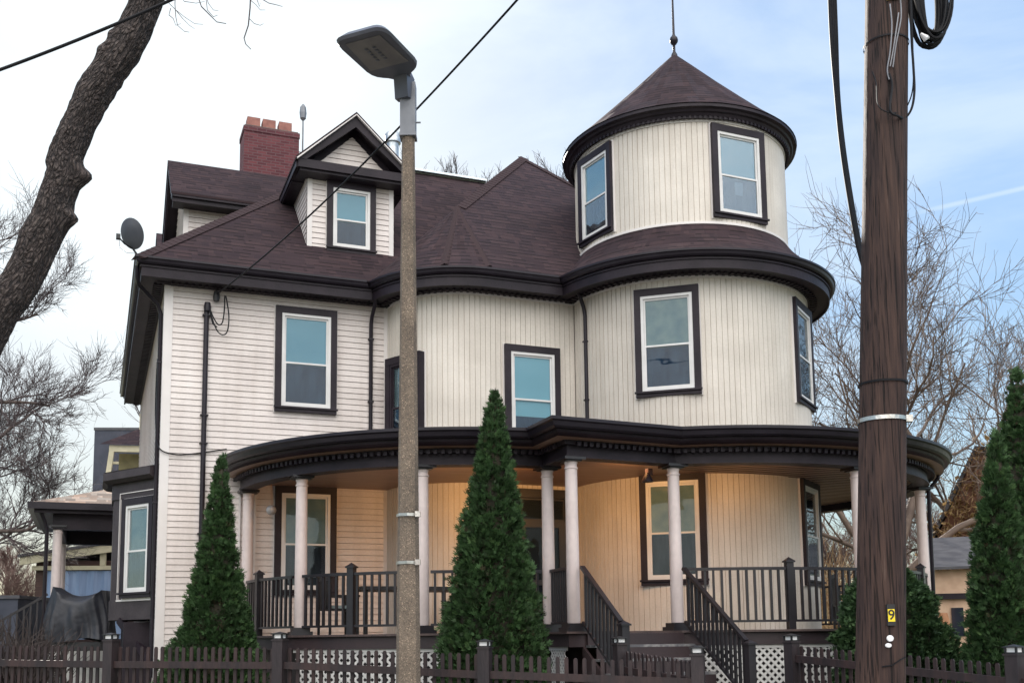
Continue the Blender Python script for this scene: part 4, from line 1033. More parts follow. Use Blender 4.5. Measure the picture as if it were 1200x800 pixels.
lowr = [hp(x * .98, y * .95, .03 + x * tilt) for x, y in pts2]; midr = [hp(x, y, .06 + x * tilt) for x, y in pts2]; topr = [hp(.05 + x * .88, y * .8, .14 + x * tilt) for x, y in pts2]
n = len(pts2)
mb.mesh(lowr + midr + topr, [tuple(range(n)), tuple(range(2 * n, 3 * n))] + [(k * n + i, k * n + (i + 1) % n, (k + 1) * n + (i + 1) % n, (k + 1) * n + i) for k in (0, 1) for i in range(n)])
hd2 = mb.build('lamp_head', 'lamp_head', lampo, True, 35); hd2.location = (-.02, -.02, 8.28); hd2.scale = (1.12, 1.10, 1.0)
bpy.data.objects.remove(hd); 
mb = MB(); mb.mesh([hp(x, y, .024 + x * tilt) for x, y in ((.36, .23), (.90, .20), (.90, -.20), (.36, -.23))] + [hp(x, y, .030 + x * tilt) for x, y in ((.36, .23), (.90, .20), (.90, -.20), (.36, -.23))], [(0, 1, 2, 3), (4, 5, 6, 7), (0, 1, 5, 4), (1, 2, 6, 5), (2, 3, 7, 6), (3, 0, 4, 7)]); mb.build('lens', 'lamp_lens', hd2)
for i in range(2):
    mb = MB()
    for j in range(5):
        x, y = .52 + .055 * j, -.05 + .09 * i; mb.mesh([hp(x + dx, y + dy, .018 + x * tilt) for dx, dy in ((-.016, -.02), (.016, -.02), (.016, .02), (-.016, .02))] + [hp(x, y, .012 + x * tilt)], [(0, 1, 4), (1, 2, 4), (2, 3, 4), (3, 0, 4)])
    mb.build('led', 'lamp_head', hd2)
mb = MB(); mb.prism([hp(.02, .075, -.22), hp(.10, .075, -.22), hp(.16, .09, .05), hp(-.02, .09, .05)], Vector(hp(0, -.16, 0))); nk = mb.build('neck', 'lamp_head', hd2)
for z in (2.45, 3.0):
    mb = MB(); rr = .128 + (3 - z) * .0096 + .006; mb.lathe([(rr, z), (rr + .004, z), (rr + .004, z + .035), (rr, z + .035)], (0, 0), 8); mb.box(.09, .15, -.14, -.09, z - .012, z + .05); mb.build('strap', 'metal_bright', lampo)

# =================================================================== UTILITY POLE
UY = 9.0
pb = P(1030.6, 830, UY); pt = P(1039.5, -60, UY)
dirp = (pt - pb); base = pb + dirp * (-(pb.z) / dirp.z) ; top = pb + dirp * ((12.0 - pb.z) / dirp.z)
up_ = empty('utility_pole', base); tag(up_, 'thick weathered wooden utility pole with a yellow number tag on the right', 'utility pole')
def prad(z): return .204 - .0026 * z
def pax(z): return (top - base) * (z / top.z)
mb = MB(); zs = [i * .15 for i in range(81)]; nn = 40; rnd = random.Random(11)
ph = [rnd.uniform(0, 6.28) for _ in range(8)]
vs = []
for z in zs:
    c = pax(z)
    for k in range(nn):
        a = 2 * PI * k / nn
        r = prad(z) * (1 + .012 * math.sin(3 * a + ph[0] + .3 * z) + .010 * math.sin(7 * a + ph[1] + .5 * math.sin(z)) + .008 * math.sin(17 * a + ph[2]) + .006 * math.sin(2.1 * z + 2 * a))
        if abs(((a - PI * .95 + PI) % (2 * PI)) - PI) < .25 and 5.2 < z < 12: r *= .955 + .02 * math.sin(5 * z)
        vs.append((c.x + r * math.cos(a), c.y + r * math.sin(a), z))
mb.mesh(vs, [(i * nn + k, i * nn + (k + 1) % nn, (i + 1) * nn + (k + 1) % nn, (i + 1) * nn + k) for i in range(len(zs) - 1) for k in range(nn)])
mb.build('pole', 'pole_wood', up_, True, 60)
def on_pole(px, py, off=0.0):
    """local point on the street side of the pole seen at a photo pixel"""
    p = P(px, py, UY) - base; c = pax(p.z); r = prad(p.z) + off; dx = p.x - c.x; dx = max(-r * .98, min(r * .98, dx))
    return Vector((c.x + dx, c.y - math.sqrt(r * r - dx * dx), p.z))
def band(py, h, mat, nm, off=.004, buckle=False):
    z = (P(1031, py, UY) - base).z; c = pax(z); r = prad(z) * 1.02 + off; mb = MB()
    mb.lathe([(r, z), (r + .004, z), (r + .004, z + h), (r, z + h)], (c.x, c.y), 32)
    if buckle: mb.box(c.x + r * .80, c.x + r * 1.08, c.y - r * .62, c.y - r * .35, z - .012, z + h + .012)
    mb.build(nm, mat, up_)
band(495.5, .034, 'metal_bright', 'steel_band', buckle=True); band(452, .018, 'cable', 'black_strap'); band(55, .014, 'cable', 'black_strap')
q = on_pole(1033.8, 721, .02); s = F / UY
mb = MB(); mb.box(q.x - .034, q.x + .034, q.y, q.y + .03, q.z - .085, q.z + .09); mb.build('tag_holder', 'black_plastic', up_)
mb = MB(); mb.box(q.x - .028, q.x + .028, q.y - .004, q.y - .0005, q.z - .052, q.z + .05); ytag = mb.build('number_tag', 'yellow_tag', up_)
fc = bpy.data.curves.new('number', 'FONT'); fc.body = '9'; fc.size = .115; fc.align_x = 'CENTER'; fc.align_y = 'CENTER'; fc.extrude = .001; fc.offset = .001
fo = bpy.data.objects.new('number', fc); COL.objects.link(fo)
dg = bpy.context.evaluated_depsgraph_get(); me = bpy.data.meshes.new_from_object(fo.evaluated_get(dg)); bpy.data.objects.remove(fo)
me.materials.clear(); me.materials.append(MATS['black_plastic']); num = bpy.data.objects.new('number', me); COL.objects.link(num); num.parent = ytag
num.location = (q.x, q.y - .0056, q.z); num.rotation_euler = (R(90), 0, 0)
for px, py, rx, rz in ((1033, 747.5, .030, .027), (1031, 755.5, .028, .019)):
    q = on_pole(px, py, .012); mb = MB(); mb.mesh([(q.x + rx * math.cos(a * PI / 8), q.y + .004, q.z + rz * math.sin(a * PI / 8)) for a in range(16)] + [(q.x + .8 * rx * math.cos(a * PI / 8), q.y - .004, q.z + .8 * rz * math.sin(a * PI / 8)) for a in range(16)], [tuple(range(16, 32))] + [(i, (i + 1) % 16, 16 + (i + 1) % 16, 16 + i) for i in range(16)]); mb.build('reflector_disc', 'white_plastic', up_)
q = on_pole(1037.5, 10, .01); mb = MB(); mb.box(q.x - .05, q.x + .05, q.y - .006, q.y + .02, q.z - .035, q.z + .035); mb.build('tan_plate', 'tan_tag', up_)
# thin wires down the face and the loop beside the pole
mb = MB()
for pts in (((1034, 20), (1036, 45), (1034, 75), (1031, 95), (1033, 107)), ((1046, 12), (1047, 35), (1041, 65), (1037, 93)), ((1044, 30), (1038, 70), (1034, 92))):
    mb.tube(smooth([on_pole(x, y, .014) for x, y in pts]), .006, 5)
mb.build('riser_wire', 'cable_grey', up_, True)
mb = MB()
loop = [on_pole(1033, 100, .012), on_pole(1036, 115, .02), P(1043, 129, UY - .26) - base, P(1052, 136, UY - .24) - base] + [P(x, y, UY - .12) - base for x, y in ((1060, 138.5), (1068, 128), (1071.5, 108), (1070.5, 80), (1068, 40), (1066, -30))]
mb.tube(smooth(loop), .011, 6)
loop2 = [on_pole(1017, 92, .012), on_pole(1020, 108, .02), P(1029, 123, UY - .26) - base, P(1042, 132, UY - .26) - base] + [P(x, y, UY - .10) - base for x, y in ((1058, 130), (1066, 118), (1070, 100), (1070, 70), (1069, 30), (1067, -30))]
mb.tube(smooth(loop2), .006, 5)
mb.build('loop_wire', 'cable', up_, True)
mb = MB(); q0 = [on_pole(x, y, .006) for x, y in ((1024, 780), (1036, 778), (1046, 772), (1055, 769))]; mb.tube(q0, .006, 5); mb.build('ground_wire', 'cable', up_)
# big coil hung beside the pole
cc = P(1089, -3, UY + .05)
coil = empty('cable_coil', cc); tag(coil, 'big black cable coil hanging beside the top of the wooden pole', 'cable coil')
mb = MB(); rnd = random.Random(3)
for k in range(15):
    rx = .172 - .016 * (k % 6) + rnd.uniform(-.014, .014); rz = .45 - .022 * (k % 5) + rnd.uniform(-.05, .05); oy = -.09 + .014 * k; ph_ = rnd.uniform(0, 6); ox = rnd.uniform(-.012, .012)
    pts = [(ox + rx * math.cos(a) + .01 * math.sin(3 * a + ph_), oy + .01 * math.sin(2 * a + ph_), rz * math.sin(a)) for a in [2 * PI * i / 36 for i in range(37)]]
    mb.tube(pts, .0125, 6, cap=False)
for k in range(4):
    rx = .125 - .022 * k; mb.tube([(rx * math.cos(a), -.02 + .006 * k, .42 * math.sin(a)) for a in [2 * PI * i / 28 for i in range(29)]], .014, 6, cap=False)
mb.build('loops', 'cable', coil, True)
mb = MB(); q = P(1080, 50, UY) - cc; mb.tube([q + Vector((-.04, -.09, .03)), q + Vector((.0, -.1, -.02)), q + Vector((.03, -.08, .0))], [.012, .03, .012], 8); mb.build('tie', 'white_plastic', coil, True)
mb = MB(); mb.bar(Vector((-.19, 0, .45)), Vector((.1, 0, .45)), .03); mb.build('hanger', 'metal_grey', coil)

# =================================================================== WIRES
def cable(name, pts, r, label, mat='cable', n=7):
    mb = MB(); a0 = Vector(pts[0]); mb.tube([Vector(p) - a0 for p in pts], r, n); o = mb.build(name, mat, None, True, 80); o.location = a0
    tag(o, label, 'cable'); return o
def sag_line(a, b, d, n=24):
    return [a.lerp(b, i / n) + Vector((0, 0, -d * 4 * (i / n) * (1 - i / n))) for i in range(n + 1)]
cable('overhead_cable', sag_line(P(-160, 135, 8.2), P(330, -62, 8.6), .10), .014, 'black cable crossing in front of the leaning tree trunk at upper left')
ins = W(.86, -.12, 7.76)
cable('service_cable', sag_line(P(640, -38, 10.3), ins, .22, 30), .013, 'twisted service cable running down from the sky to the wall mast of the house')
mb = MB(); a0 = P(974, -40, 9.7)
for k in range(4):
    dx = .018 * (k - 1.5)
    pts = [P(x, y, 9.7 + .02 * k) + Vector((dx * (1 - .5 * (y > 100)), 0, 0)) - a0 for x, y in ((974, -40), (977, 40), (981, 110), (987, 170), (996, 230), (1007, 290), (1022, 340))]
    mb.tube(smooth(pts), .017, 6)
o = mb.build('cable_bundle', 'cable', None, True, 80); o.location = a0; tag(o, 'thick black cable bundle curving down behind the wooden utility pole', 'cable')

# =================================================================== FENCE
FA = P(60, 750, 14.45); FB = P(740, 750, 12.2)
fence_pos = []
def fence_run(pts, label, gap=.104, ncap=None, first_post=True, last_post=True, pw=.14, zoff=0):
    """pts: [(x, y, z_post_top, z_picket_top, z_rail)] at the posts"""
    root = empty('picket_fence', (pts[0][0], pts[0][1], 0)); tag(root, label, 'fence'); o = Vector((pts[0][0], pts[0][1], 0))
    for i, p in enumerate(pts):
        if (i == 0 and not first_post) or (i == len(pts) - 1 and not last_post): continue
        d = Vector((pts[min(i + 1, len(pts) - 1)][0] - pts[max(i - 1, 0)][0], pts[min(i + 1, len(pts) - 1)][1] - pts[max(i - 1, 0)][1], 0)); a = math.atan2(d.y, d.x)
        m = Matrix.Translation(Vector((p[0], p[1], 0)) - o) @ Matrix.Rotation(a, 4, 'Z')
        h = pw / 2; mb = MB(); mb.box(-h, h, -h, h, 0, p[2] - .10, m); mb.box(-h - .012, h + .012, -h - .012, h + .012, p[2] - .10, p[2] - .08, m); post = mb.build('post', 'fence_post_stain', root)
        mb = MB(); mb.box(-h * .9, h * .9, -h * .9, h * .9, p[2] - .079, p[2] - .066, m); mb.box(-h - .014, h + .014, -h - .014, h + .014, p[2] - .02, p[2] - .008, m)
        b4 = [m @ Vector((x, y, p[2] - .0078)) for x, y in ((-h, -h), (h, -h), (h, h), (-h, h))] + [m @ Vector((0, 0, p[2] + .015))]
        mb.mesh(b4, [(0, 1, 4), (1, 2, 4), (2, 3, 4), (3, 0, 4)])
        for sx in (-1, 1):
            for sy in (-1, 1): mb.box(sx * h * .85 - .01, sx * h * .85 + .01, sy * h * .85 - .01, sy * h * .85 + .01, p[2] - .066, p[2] - .02, m)
        cap = mb.build('post_cap', 'black_plastic', post)
        mb = MB(); mb.box(-h * .75, h * .75, -h * .75, h * .75, p[2] - .066, p[2] - .0205, m); mb.build('solar_light', 'solar_lens', post)
    for p, q in zip(pts, pts[1:]):
        a = Vector((p[0], p[1], 0)) - o; b = Vector((q[0], q[1], 0)) - o; d = (b - a); L = d.length; d.normalize(); nrm = Vector((d.y, -d.x, 0))
        mb = MB()
        mb.bar(a + Vector((0, 0, p[4])) + d * pw * .5 - nrm * .0, b + Vector((0, 0, q[4])) - d * pw * .5, .045, .088)
        mb.bar(a + Vector((0, 0, p[4] - .80)) + d * pw * .5, b + Vector((0, 0, q[4] - .80)) - d * pw * .5, .045, .088); mb.build('rail', 'fence_stain', root)
        mb = MB(); n = int((L - pw) / gap); rnd = random.Random(int(p[0] * 100))
        for i in range(n):
            s = pw / 2 + (i + .5) * (L - pw) / n; t = s / L; zt = p[3] + (q[3] - p[3]) * t + rnd.uniform(-.006, .006); c = a + d * s + nrm * (-.036 + rnd.uniform(-.002, .002))
            w = .022 if gap < .1 else .0235; ln = rnd.uniform(-.006, .006)
            poly = [c - d * w + Vector((0, 0, .1)), c + d * w + Vector((0, 0, .1)), c + d * (w + ln) + Vector((0, 0, zt - .022)), c + d * (w * .5 + ln) + Vector((0, 0, zt)), c - d * (w * .5 - ln) + Vector((0, 0, zt)), c - d * (w - ln) + Vector((0, 0, zt - .022))]
            mb.prism(poly, nrm * -.018)
        mb.build('pickets', 'fence_stain', root)
    return root
fence_run([(-7.885, 14.937, 1.76, 1.60, 1.36), (-5.335, 14.181, 1.72, 1.55, 1.316), (-2.941, 13.47, 1.70, 1.515, 1.295), (-.343, 12.70, 1.58, 1.413, 1.174), (2.055, 11.989, 1.48, 1.30, 1.085)],
          'long dark brown picket fence with lit post caps running left from the gateway')
fence_run([(1.366, 13.8, 1.595, 1.42, 1.18), (2.055, 11.989, 1.48, 1.31, 1.085)], 'short inner picket panel angled back from gatepost toward the stair foot', last_post=False)
fence_run([(3.5, 13.5, 1.60, 1.46, 1.30), (5.131, 11.0, 1.461, 1.27, 1.09), (6.75, 8.5, 1.34, 1.12, .93)], 'dark picket fence behind the wooden utility pole at right')

# =================================================================== VEGETATION
def leaf_mesh(name, mat, V, Fc, tint, parent):
    me = bpy.data.meshes.new(name)
    nv = len(V); nf = len(Fc); k = Fc.shape[1]
    me.vertices.add(nv); me.vertices.foreach_set('co', V.astype(np.float32).ravel())
    me.loops.add(nf * k); me.loops.foreach_set('vertex_index', Fc.astype(np.int32).ravel())
    me.polygons.add(nf); me.polygons.foreach_set('loop_start', np.arange(0, nf * k, k, dtype=np.int32)); me.polygons.foreach_set('loop_total', np.full(nf, k, dtype=np.int32))
    at = me.attributes.new('tint', 'FLOAT', 'FACE'); at.data.foreach_set('value', tint.astype(np.float32))
    me.update(calc_edges=True); me.materials.append(MATS[mat])
    o = bpy.data.objects.new(name, me); COL.objects.link(o); o.parent = parent
    return o
def sprays(rg, pos, out, n, ln, wd, upb=.6):
    """fans of three narrow leaf faces at pos, pointing outwards and up"""
    N = len(pos)
    d = out + np.c_[np.zeros(N), np.zeros(N), np.full(N, upb)] + rg.normal(0, .35, (N, 3)); d /= np.linalg.norm(d, axis=1)[:, None]
    side = np.cross(d, rg.normal(0, 1, (N, 3))); side /= np.linalg.norm(side, axis=1)[:, None]
    V = []; Fc = []; 
    L = ln * rg.uniform(.4, 1.5, N)[:, None]; Wd = wd * rg.uniform(.6, 1.4, N)[:, None]
    allV = []
    for k, (sp_, lf) in enumerate(((0, 1.0), (-.55, .8), (.55, .8), (-.95, .5), (.95, .5))[:n]):
        dd = d + side * sp_; dd /= np.linalg.norm(dd, axis=1)[:, None]; sd = side - dd * (side * dd).sum(1)[:, None]; sd /= np.linalg.norm(sd, axis=1)[:, None]
        b = pos; m = pos + dd * L * lf * .55; t = pos + dd * L * lf
        allV.append(np.stack([b, m + sd * Wd * .5, t, m - sd * Wd * .5], 1))
    Vv = np.stack(allV, 1).reshape(-1, 3); Fc = np.arange(len(Vv)).reshape(-1, 4)
    return Vv, Fc, N, n
def conifer(name, base, h, prof, n, label, seed, ln=.066, wd=.0145, lean=(0, 0), mat='cedar_leaf', cat='evergreen', z0=.1, group=None, upb=.8, rise=.55, rag=1.0):
    rg = np.random.default_rng(seed); root = empty(name, base); tag(root, label, cat, group)
    tt = np.array([p[0] for p in prof]); rr = np.array([p[1] for p in prof])
    nb = int(n / 10); T = rg.uniform(0, 1, nb * 4); T = T[rg.uniform(0, rr.max(), len(T)) < np.interp(T, tt, rr) + .05][:nb]; nb = len(T); A = rg.uniform(0, 2 * PI, nb)
    big = np.zeros(nb)                                   # broad swellings and hollows of the crown
    for k in range(16):
        ct, ca_, am, wt, wa = rg.uniform(0, 1), rg.uniform(0, 2 * PI), rg.uniform(-.27, .17), rg.uniform(.035, .09), rg.uniform(.35, .8)
        da = (A - ca_ + PI) % (2 * PI) - PI; big += am * np.exp(-((T - ct) / wt) ** 2 - (da / wa) ** 2)
    Rb = np.interp(T, tt, rr) * (1 + big) * rg.normal(1.0, .060 * rag, nb)
    Lb = np.clip(Rb * .5, .09, .24) * rg.uniform(.7, 1.3, nb)      # length of each bough
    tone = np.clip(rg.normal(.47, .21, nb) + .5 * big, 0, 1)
    V = []; tn = []
    for b_ in range(nb):
        k = int(17 * rg.uniform(.7, 1.3)); q = rg.beta(2.0, 1.4, k); ca_, sa_ = math.cos(A[b_]), math.sin(A[b_])
        o = np.array([ca_, sa_, 0.0]); up = rise * rg.uniform(.6, 1.5) + (.8 if T[b_] > .85 else 0); d = o + np.array([0, 0, up]) + rg.normal(0, .16, 3); d /= np.linalg.norm(d)
        tip = o * Rb[b_]; tip = np.array([tip[0], tip[1], z0 + T[b_] * (h - z0)]); b0 = tip - d * Lb[b_]
        fl = np.cross(d, rg.normal(0, 1, 3)); fl /= np.linalg.norm(fl)
        wdt = Lb[b_] * (.36 * (1 - q) + .06)
        pos = b0 + d * (q * Lb[b_])[:, None] + fl * (rg.normal(0, 1, k) * wdt)[:, None] + rg.normal(0, .014, (k, 3))
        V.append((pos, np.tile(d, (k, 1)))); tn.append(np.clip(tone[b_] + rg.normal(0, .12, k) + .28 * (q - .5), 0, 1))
    pos = np.concatenate([v[0] for v in V]); out = np.concatenate([v[1] for v in V]); tn = np.concatenate(tn)
    f = (pos[:, 2] / h)[:, None]; pos = pos + np.c_[lean[0] * f, lean[1] * f, 0 * f]
    Vv, Fc, N_, k = sprays(rg, pos, out, 5, ln, wd, .25)
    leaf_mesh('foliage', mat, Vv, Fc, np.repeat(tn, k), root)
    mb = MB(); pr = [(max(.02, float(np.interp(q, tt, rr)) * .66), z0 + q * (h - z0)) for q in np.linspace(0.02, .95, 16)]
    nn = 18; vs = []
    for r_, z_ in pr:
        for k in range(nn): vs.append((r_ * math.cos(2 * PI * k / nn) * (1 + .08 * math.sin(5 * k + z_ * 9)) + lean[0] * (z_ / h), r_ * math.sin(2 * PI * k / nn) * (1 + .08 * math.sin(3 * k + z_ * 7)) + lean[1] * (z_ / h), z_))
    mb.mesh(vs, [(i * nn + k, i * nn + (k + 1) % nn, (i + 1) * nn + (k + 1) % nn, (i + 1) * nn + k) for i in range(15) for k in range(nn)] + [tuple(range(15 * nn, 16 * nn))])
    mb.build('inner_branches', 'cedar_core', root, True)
    mb = MB(); mb.tube([(0, 0, -.1), (lean[0] * .3, 0, h * .3), (lean[0] * .9, lean[1] * .9, h * .9)], [.06, .045, .01], 7); mb.build('trunk', 'cedar_trunk', root)
    return root
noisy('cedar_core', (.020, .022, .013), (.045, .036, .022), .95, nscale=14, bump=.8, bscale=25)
b = P(248, 748, 16.2); b.z = .35
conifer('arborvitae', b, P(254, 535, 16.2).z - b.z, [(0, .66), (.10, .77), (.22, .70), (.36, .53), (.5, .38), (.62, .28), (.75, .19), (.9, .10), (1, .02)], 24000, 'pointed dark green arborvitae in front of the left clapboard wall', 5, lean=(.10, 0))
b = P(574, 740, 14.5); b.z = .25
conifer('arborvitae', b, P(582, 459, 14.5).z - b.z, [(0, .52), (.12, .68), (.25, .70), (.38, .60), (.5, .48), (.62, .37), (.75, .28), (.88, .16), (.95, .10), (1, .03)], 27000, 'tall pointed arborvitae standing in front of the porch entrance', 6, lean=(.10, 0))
b = P(1170, 740, 13.2); b.z = .2
conifer('arborvitae', b, P(1166, 506, 13.2).z - b.z, [(0, .42), (.12, .49), (.3, .43), (.5, .34), (.7, .22), (.85, .13), (.94, .07), (1, .02)], 19000, 'shorter arborvitae with yellowish tip at the right edge', 7, lean=(.13, 0))
b = P(1212, 740, 14.6); b.z = .2
conifer('arborvitae', b, P(1190, 432, 14.6).z - b.z, [(0, .40), (.15, .50), (.4, .47), (.6, .37), (.8, .23), (.93, .11), (1, .02)], 19000, 'taller arborvitae partly cut off by the right edge of the view', 8, lean=(0, 0))
b = P(1047, 760, 15.2); b.z = .25
conifer('round_bush', b, P(1050, 656, 15.2).z - b.z, [(0, .62), (.15, .80), (.4, .86), (.6, .80), (.78, .62), (.9, .38), (1, .08)], 25000, 'rounded dark green bush behind the wooden pole before the porch', 9, ln=.06, wd=.016, mat='yew_leaf', cat='bush', rise=.12)

# ---- bare trees
def branch_tree(rg, p, d, L, r, depth, out, spread=.55, wob=.14, upb=.12, kids=(3, 5), ratio=.68, rr_=.58, rmin=.006, droop=0.0, first=.35):
    k = max(4, int(6 if depth > 1 else 4)); pts = [p.copy()]; rad = [r]; q = p.copy(); dd = d.copy()
    for i in range(k):
        dd = dd + rg.normal(0, wob, 3); dd[2] += upb * (.4 if depth > 2 else 1) - droop * (i / k); dd /= np.linalg.norm(dd)
        q = q + dd * L / k; pts.append(q.copy()); rad.append(max(rmin * (1 if depth > 0 else 1 - .7 * (i + 1) / k), r * (1 - .55 * (i + 1) / k)))
    out.append((pts, rad, depth))
    if depth <= 0: return
    n = rg.integers(kids[0], kids[1] + 1)
    for j in range(n):
        f = first + (1 - first) * (j + rg.uniform(0, .8)) / n; f = min(f, .999); i = int(f * k); t = f * k - i
        b = pts[i] * (1 - t) + pts[i + 1] * t; ax = pts[i + 1] - pts[i]; ax /= np.linalg.norm(ax)
        s = rg.normal(0, 1, 3); s -= ax * s.dot(ax); s /= np.linalg.norm(s)
        nd_ = ax + s * spread * rg.uniform(.7, 1.5); nd_ /= np.linalg.norm(nd_)
        branch_tree(rg, b, nd_, L * ratio * rg.uniform(.7, 1.15), max(rmin, rad[i] * rr_ * rg.uniform(.8, 1.1)), depth - 1, out, spread, wob, upb, kids, ratio, rr_, rmin, droop, .15)
def bare_tree(name, base, h, r, depth, seed, label, mat='twig', group=None, lean=(0, 0, 1), trunk_pts=None, trunk_r=None, limbs=None, **kw):
    rg = np.random.default_rng(seed); root = empty(name, base); tag(root, label, 'tree', group)
    out = []
    if limbs is None: branch_tree(rg, np.zeros(3), np.array(lean, float) / np.linalg.norm(lean), h, r, depth, out, **kw)
    else:
        for p0, dr_, L, r_ in limbs:
            dv = np.array(dr_, float); branch_tree(rg, np.array(p0, float), dv / np.linalg.norm(dv), L, r_, depth, out, **kw)
    tr = MB(); cr = MB()
    mx = max(o[2] for o in out)
    for pts, rad, dp in out:
        m = tr if dp >= mx else cr
        m.tube([Vector(p) for p in pts], rad, 8 if dp >= mx else (5 if dp > 1 else 3), cap=False)
    if trunk_pts: tr.tube([Vector(p) - Vector(base) for p in trunk_pts], trunk_r, 10)
    tr.build('trunk', mat if mat != 'twig' else 'bark_plain', root, True, 80); cr.build('crown', mat, root, True, 80)
    return root

# the leaning street tree at upper left
tp = [(-150, 905, 8.7), (-128, 760, 8.8), (-112, 640, 8.85), (-88, 540, 8.9), (-58, 470, 8.95), (-30, 412, 9.0), (-3, 366, 9.0), (23, 331, 9.0), (36, 305, 9.0), (45, 281, 9.0), (59, 257, 9.0), (66, 232, 9.0), (75, 205, 9.0), (76, 182, 9.0), (91, 146, 9.0), (107, 115, 9.0), (127, 85, 9.0), (145, 60, 9.0), (160, 30, 9.0), (172, 0, 9.0), (186, -40, 9.0), (215, -120, 9.0)]
tw_ = [q * .86 for q in [.40, .33, .27, .235, .215, .20, .19, .185, .183, .19, .182, .17, .175, .168, .155, .17, .168, .175, .165, .155, .14, .10]]
tb_ = Vector(P(-150, 905, 8.7)); lt = empty('street_tree', Vector((tb_.x, tb_.y, 0))); tag(lt, 'leaning rough barked tree trunk in the upper left foreground', 'tree')
# dense centreline with bark relief
cl = [P(*q) for q in tp]
cl[0].z = 0
from mathutils import noise as mnoise
fine = []; fr_ = []
for i in range(len(cl) - 1):
    a, b2 = cl[i], cl[i + 1]; n = max(2, int((b2 - a).length / .02))
    for j in range(n): fine.append(a.lerp(b2, j / n)); fr_.append(tw_[i] + (tw_[i + 1] - tw_[i]) * j / n)
fine.append(cl[-1]); fr_.append(tw_[-1])
for _ in range(6):
    fine = [fine[0]] + [(fine[i - 1] + fine[i] * 2 + fine[i + 1]) / 4 for i in range(1, len(fine) - 1)] + [fine[-1]]
NN = 72; vs = []; buv = []; knots = [(P(93, 206, 9.0), .10, .07), (P(84, 256, 9.0), .10, .06), (P(66, 140, 8.86), .035, .05), (P(53, 185, 8.86), .03, .06), (P(117, 58, 8.9), .03, .06), (P(199, 24, 8.9), .06, .05), (P(130, 40, 8.9), .025, .05)]
x = None; o0 = Vector((tb_.x, tb_.y, 0)); sdist = 0
for i, p in enumerate(fine):
    d = (fine[min(i + 1, len(fine) - 1)] - fine[max(i - 1, 0)]).normalized()
    if i: sdist += (p - fine[i - 1]).length
    if x is None: x = d.cross(Vector((.3, .5, .81))).normalized()
    x = (x - d * x.dot(d)).normalized(); y = d.cross(x)
    for k in range(NN):
        a = 2 * PI * k / NN; dirv = x * math.cos(a) + y * math.sin(a); r = fr_[i]
        q = p + dirv * r
        nz = mnoise.noise(Vector((math.cos(a) * 5.0, math.sin(a) * 5.0, sdist * 3.2))); rg_ = 1 - abs(nz) * 1.6
        nz2 = mnoise.noise(Vector((math.cos(a) * 13, math.sin(a) * 13, sdist * 9)))
        r += .018 * (rg_ - .5) + .009 * nz2 + .02 * mnoise.noise(Vector((math.cos(a), math.sin(a), sdist * 1.5)))
        for kp, kh, kw_ in knots:
            dd = (q - kp).length
            if dd < kw_ * 2.5: r += kh * math.exp(-(dd / kw_) ** 2)
        q = p + dirv * r; vs.append(q - o0); buv += [math.cos(a) * .19, math.sin(a) * .19, sdist]
mb = MB(); mb.mesh(vs, [(i * NN + k, i * NN + (k + 1) % NN, (i + 1) * NN + (k + 1) % NN, (i + 1) * NN + k) for i in range(len(fine) - 1) for k in range(NN)])
tk_ = mb.build('trunk', 'bark', lt)
at_ = tk_.data.attributes.new('bark_uv', 'FLOAT_VECTOR', 'POINT'); at_.data.foreach_set('vector', buv)
tk_.data.polygons.foreach_set('use_smooth', [True] * len(tk_.data.polygons))
# twigs that hang into the top of the view
mb = MB()
def tw(pts, r0, Y=8.6): mb.tube([P(x_, y_, Y) - o0 for x_, y_ in pts], [r0 * (1 - .6 * i / (len(pts) - 1)) for i in range(len(pts))], 4)
tw([(190, -60), (230, -110), (262, -90), (282, -50), (295, -30), (293, 10), (291, 30), (286, 45), (288, 52), (294, 58)], .009)
tw([(293, 0), (300, 6), (305, 12), (311, 12)], .004); tw([(292, 22), (298, 28), (305, 30), (309, 28)], .004); tw([(296, -10), (302, 2), (304, 8), (305, 4)], .004)
tw([(260, -60), (290, -25), (305, -2), (315, 4), (324, 6), (331, 8)], .006)
tw([(222, -90), (224, -50), (230, -10), (236, 8), (246, 18), (254, 26), (265, 28)], .008); tw([(240, -30), (241, -5), (243, 12), (250, 20), (255, 18)], .005); tw([(238, -20), (244, 4), (250, 12), (256, 13)], .004)
tw([(200, -50), (206, -20), (205, 5), (206, 20), (208, 30), (216, 37), (222, 38)], .005); tw([(206, 12), (214, 22), (222, 30), (228, 34)], .004); tw([(198, 4), (206, 12), (216, 20), (228, 28), (238, 29)], .004); tw([(206, -10), (216, 2), (230, 4), (240, 2)], .004)
tw([(200, 10), (198, 18), (203, 22), (206, 30), (212, 28)], .004)
mb.build('twig', 'twig', lt, True)

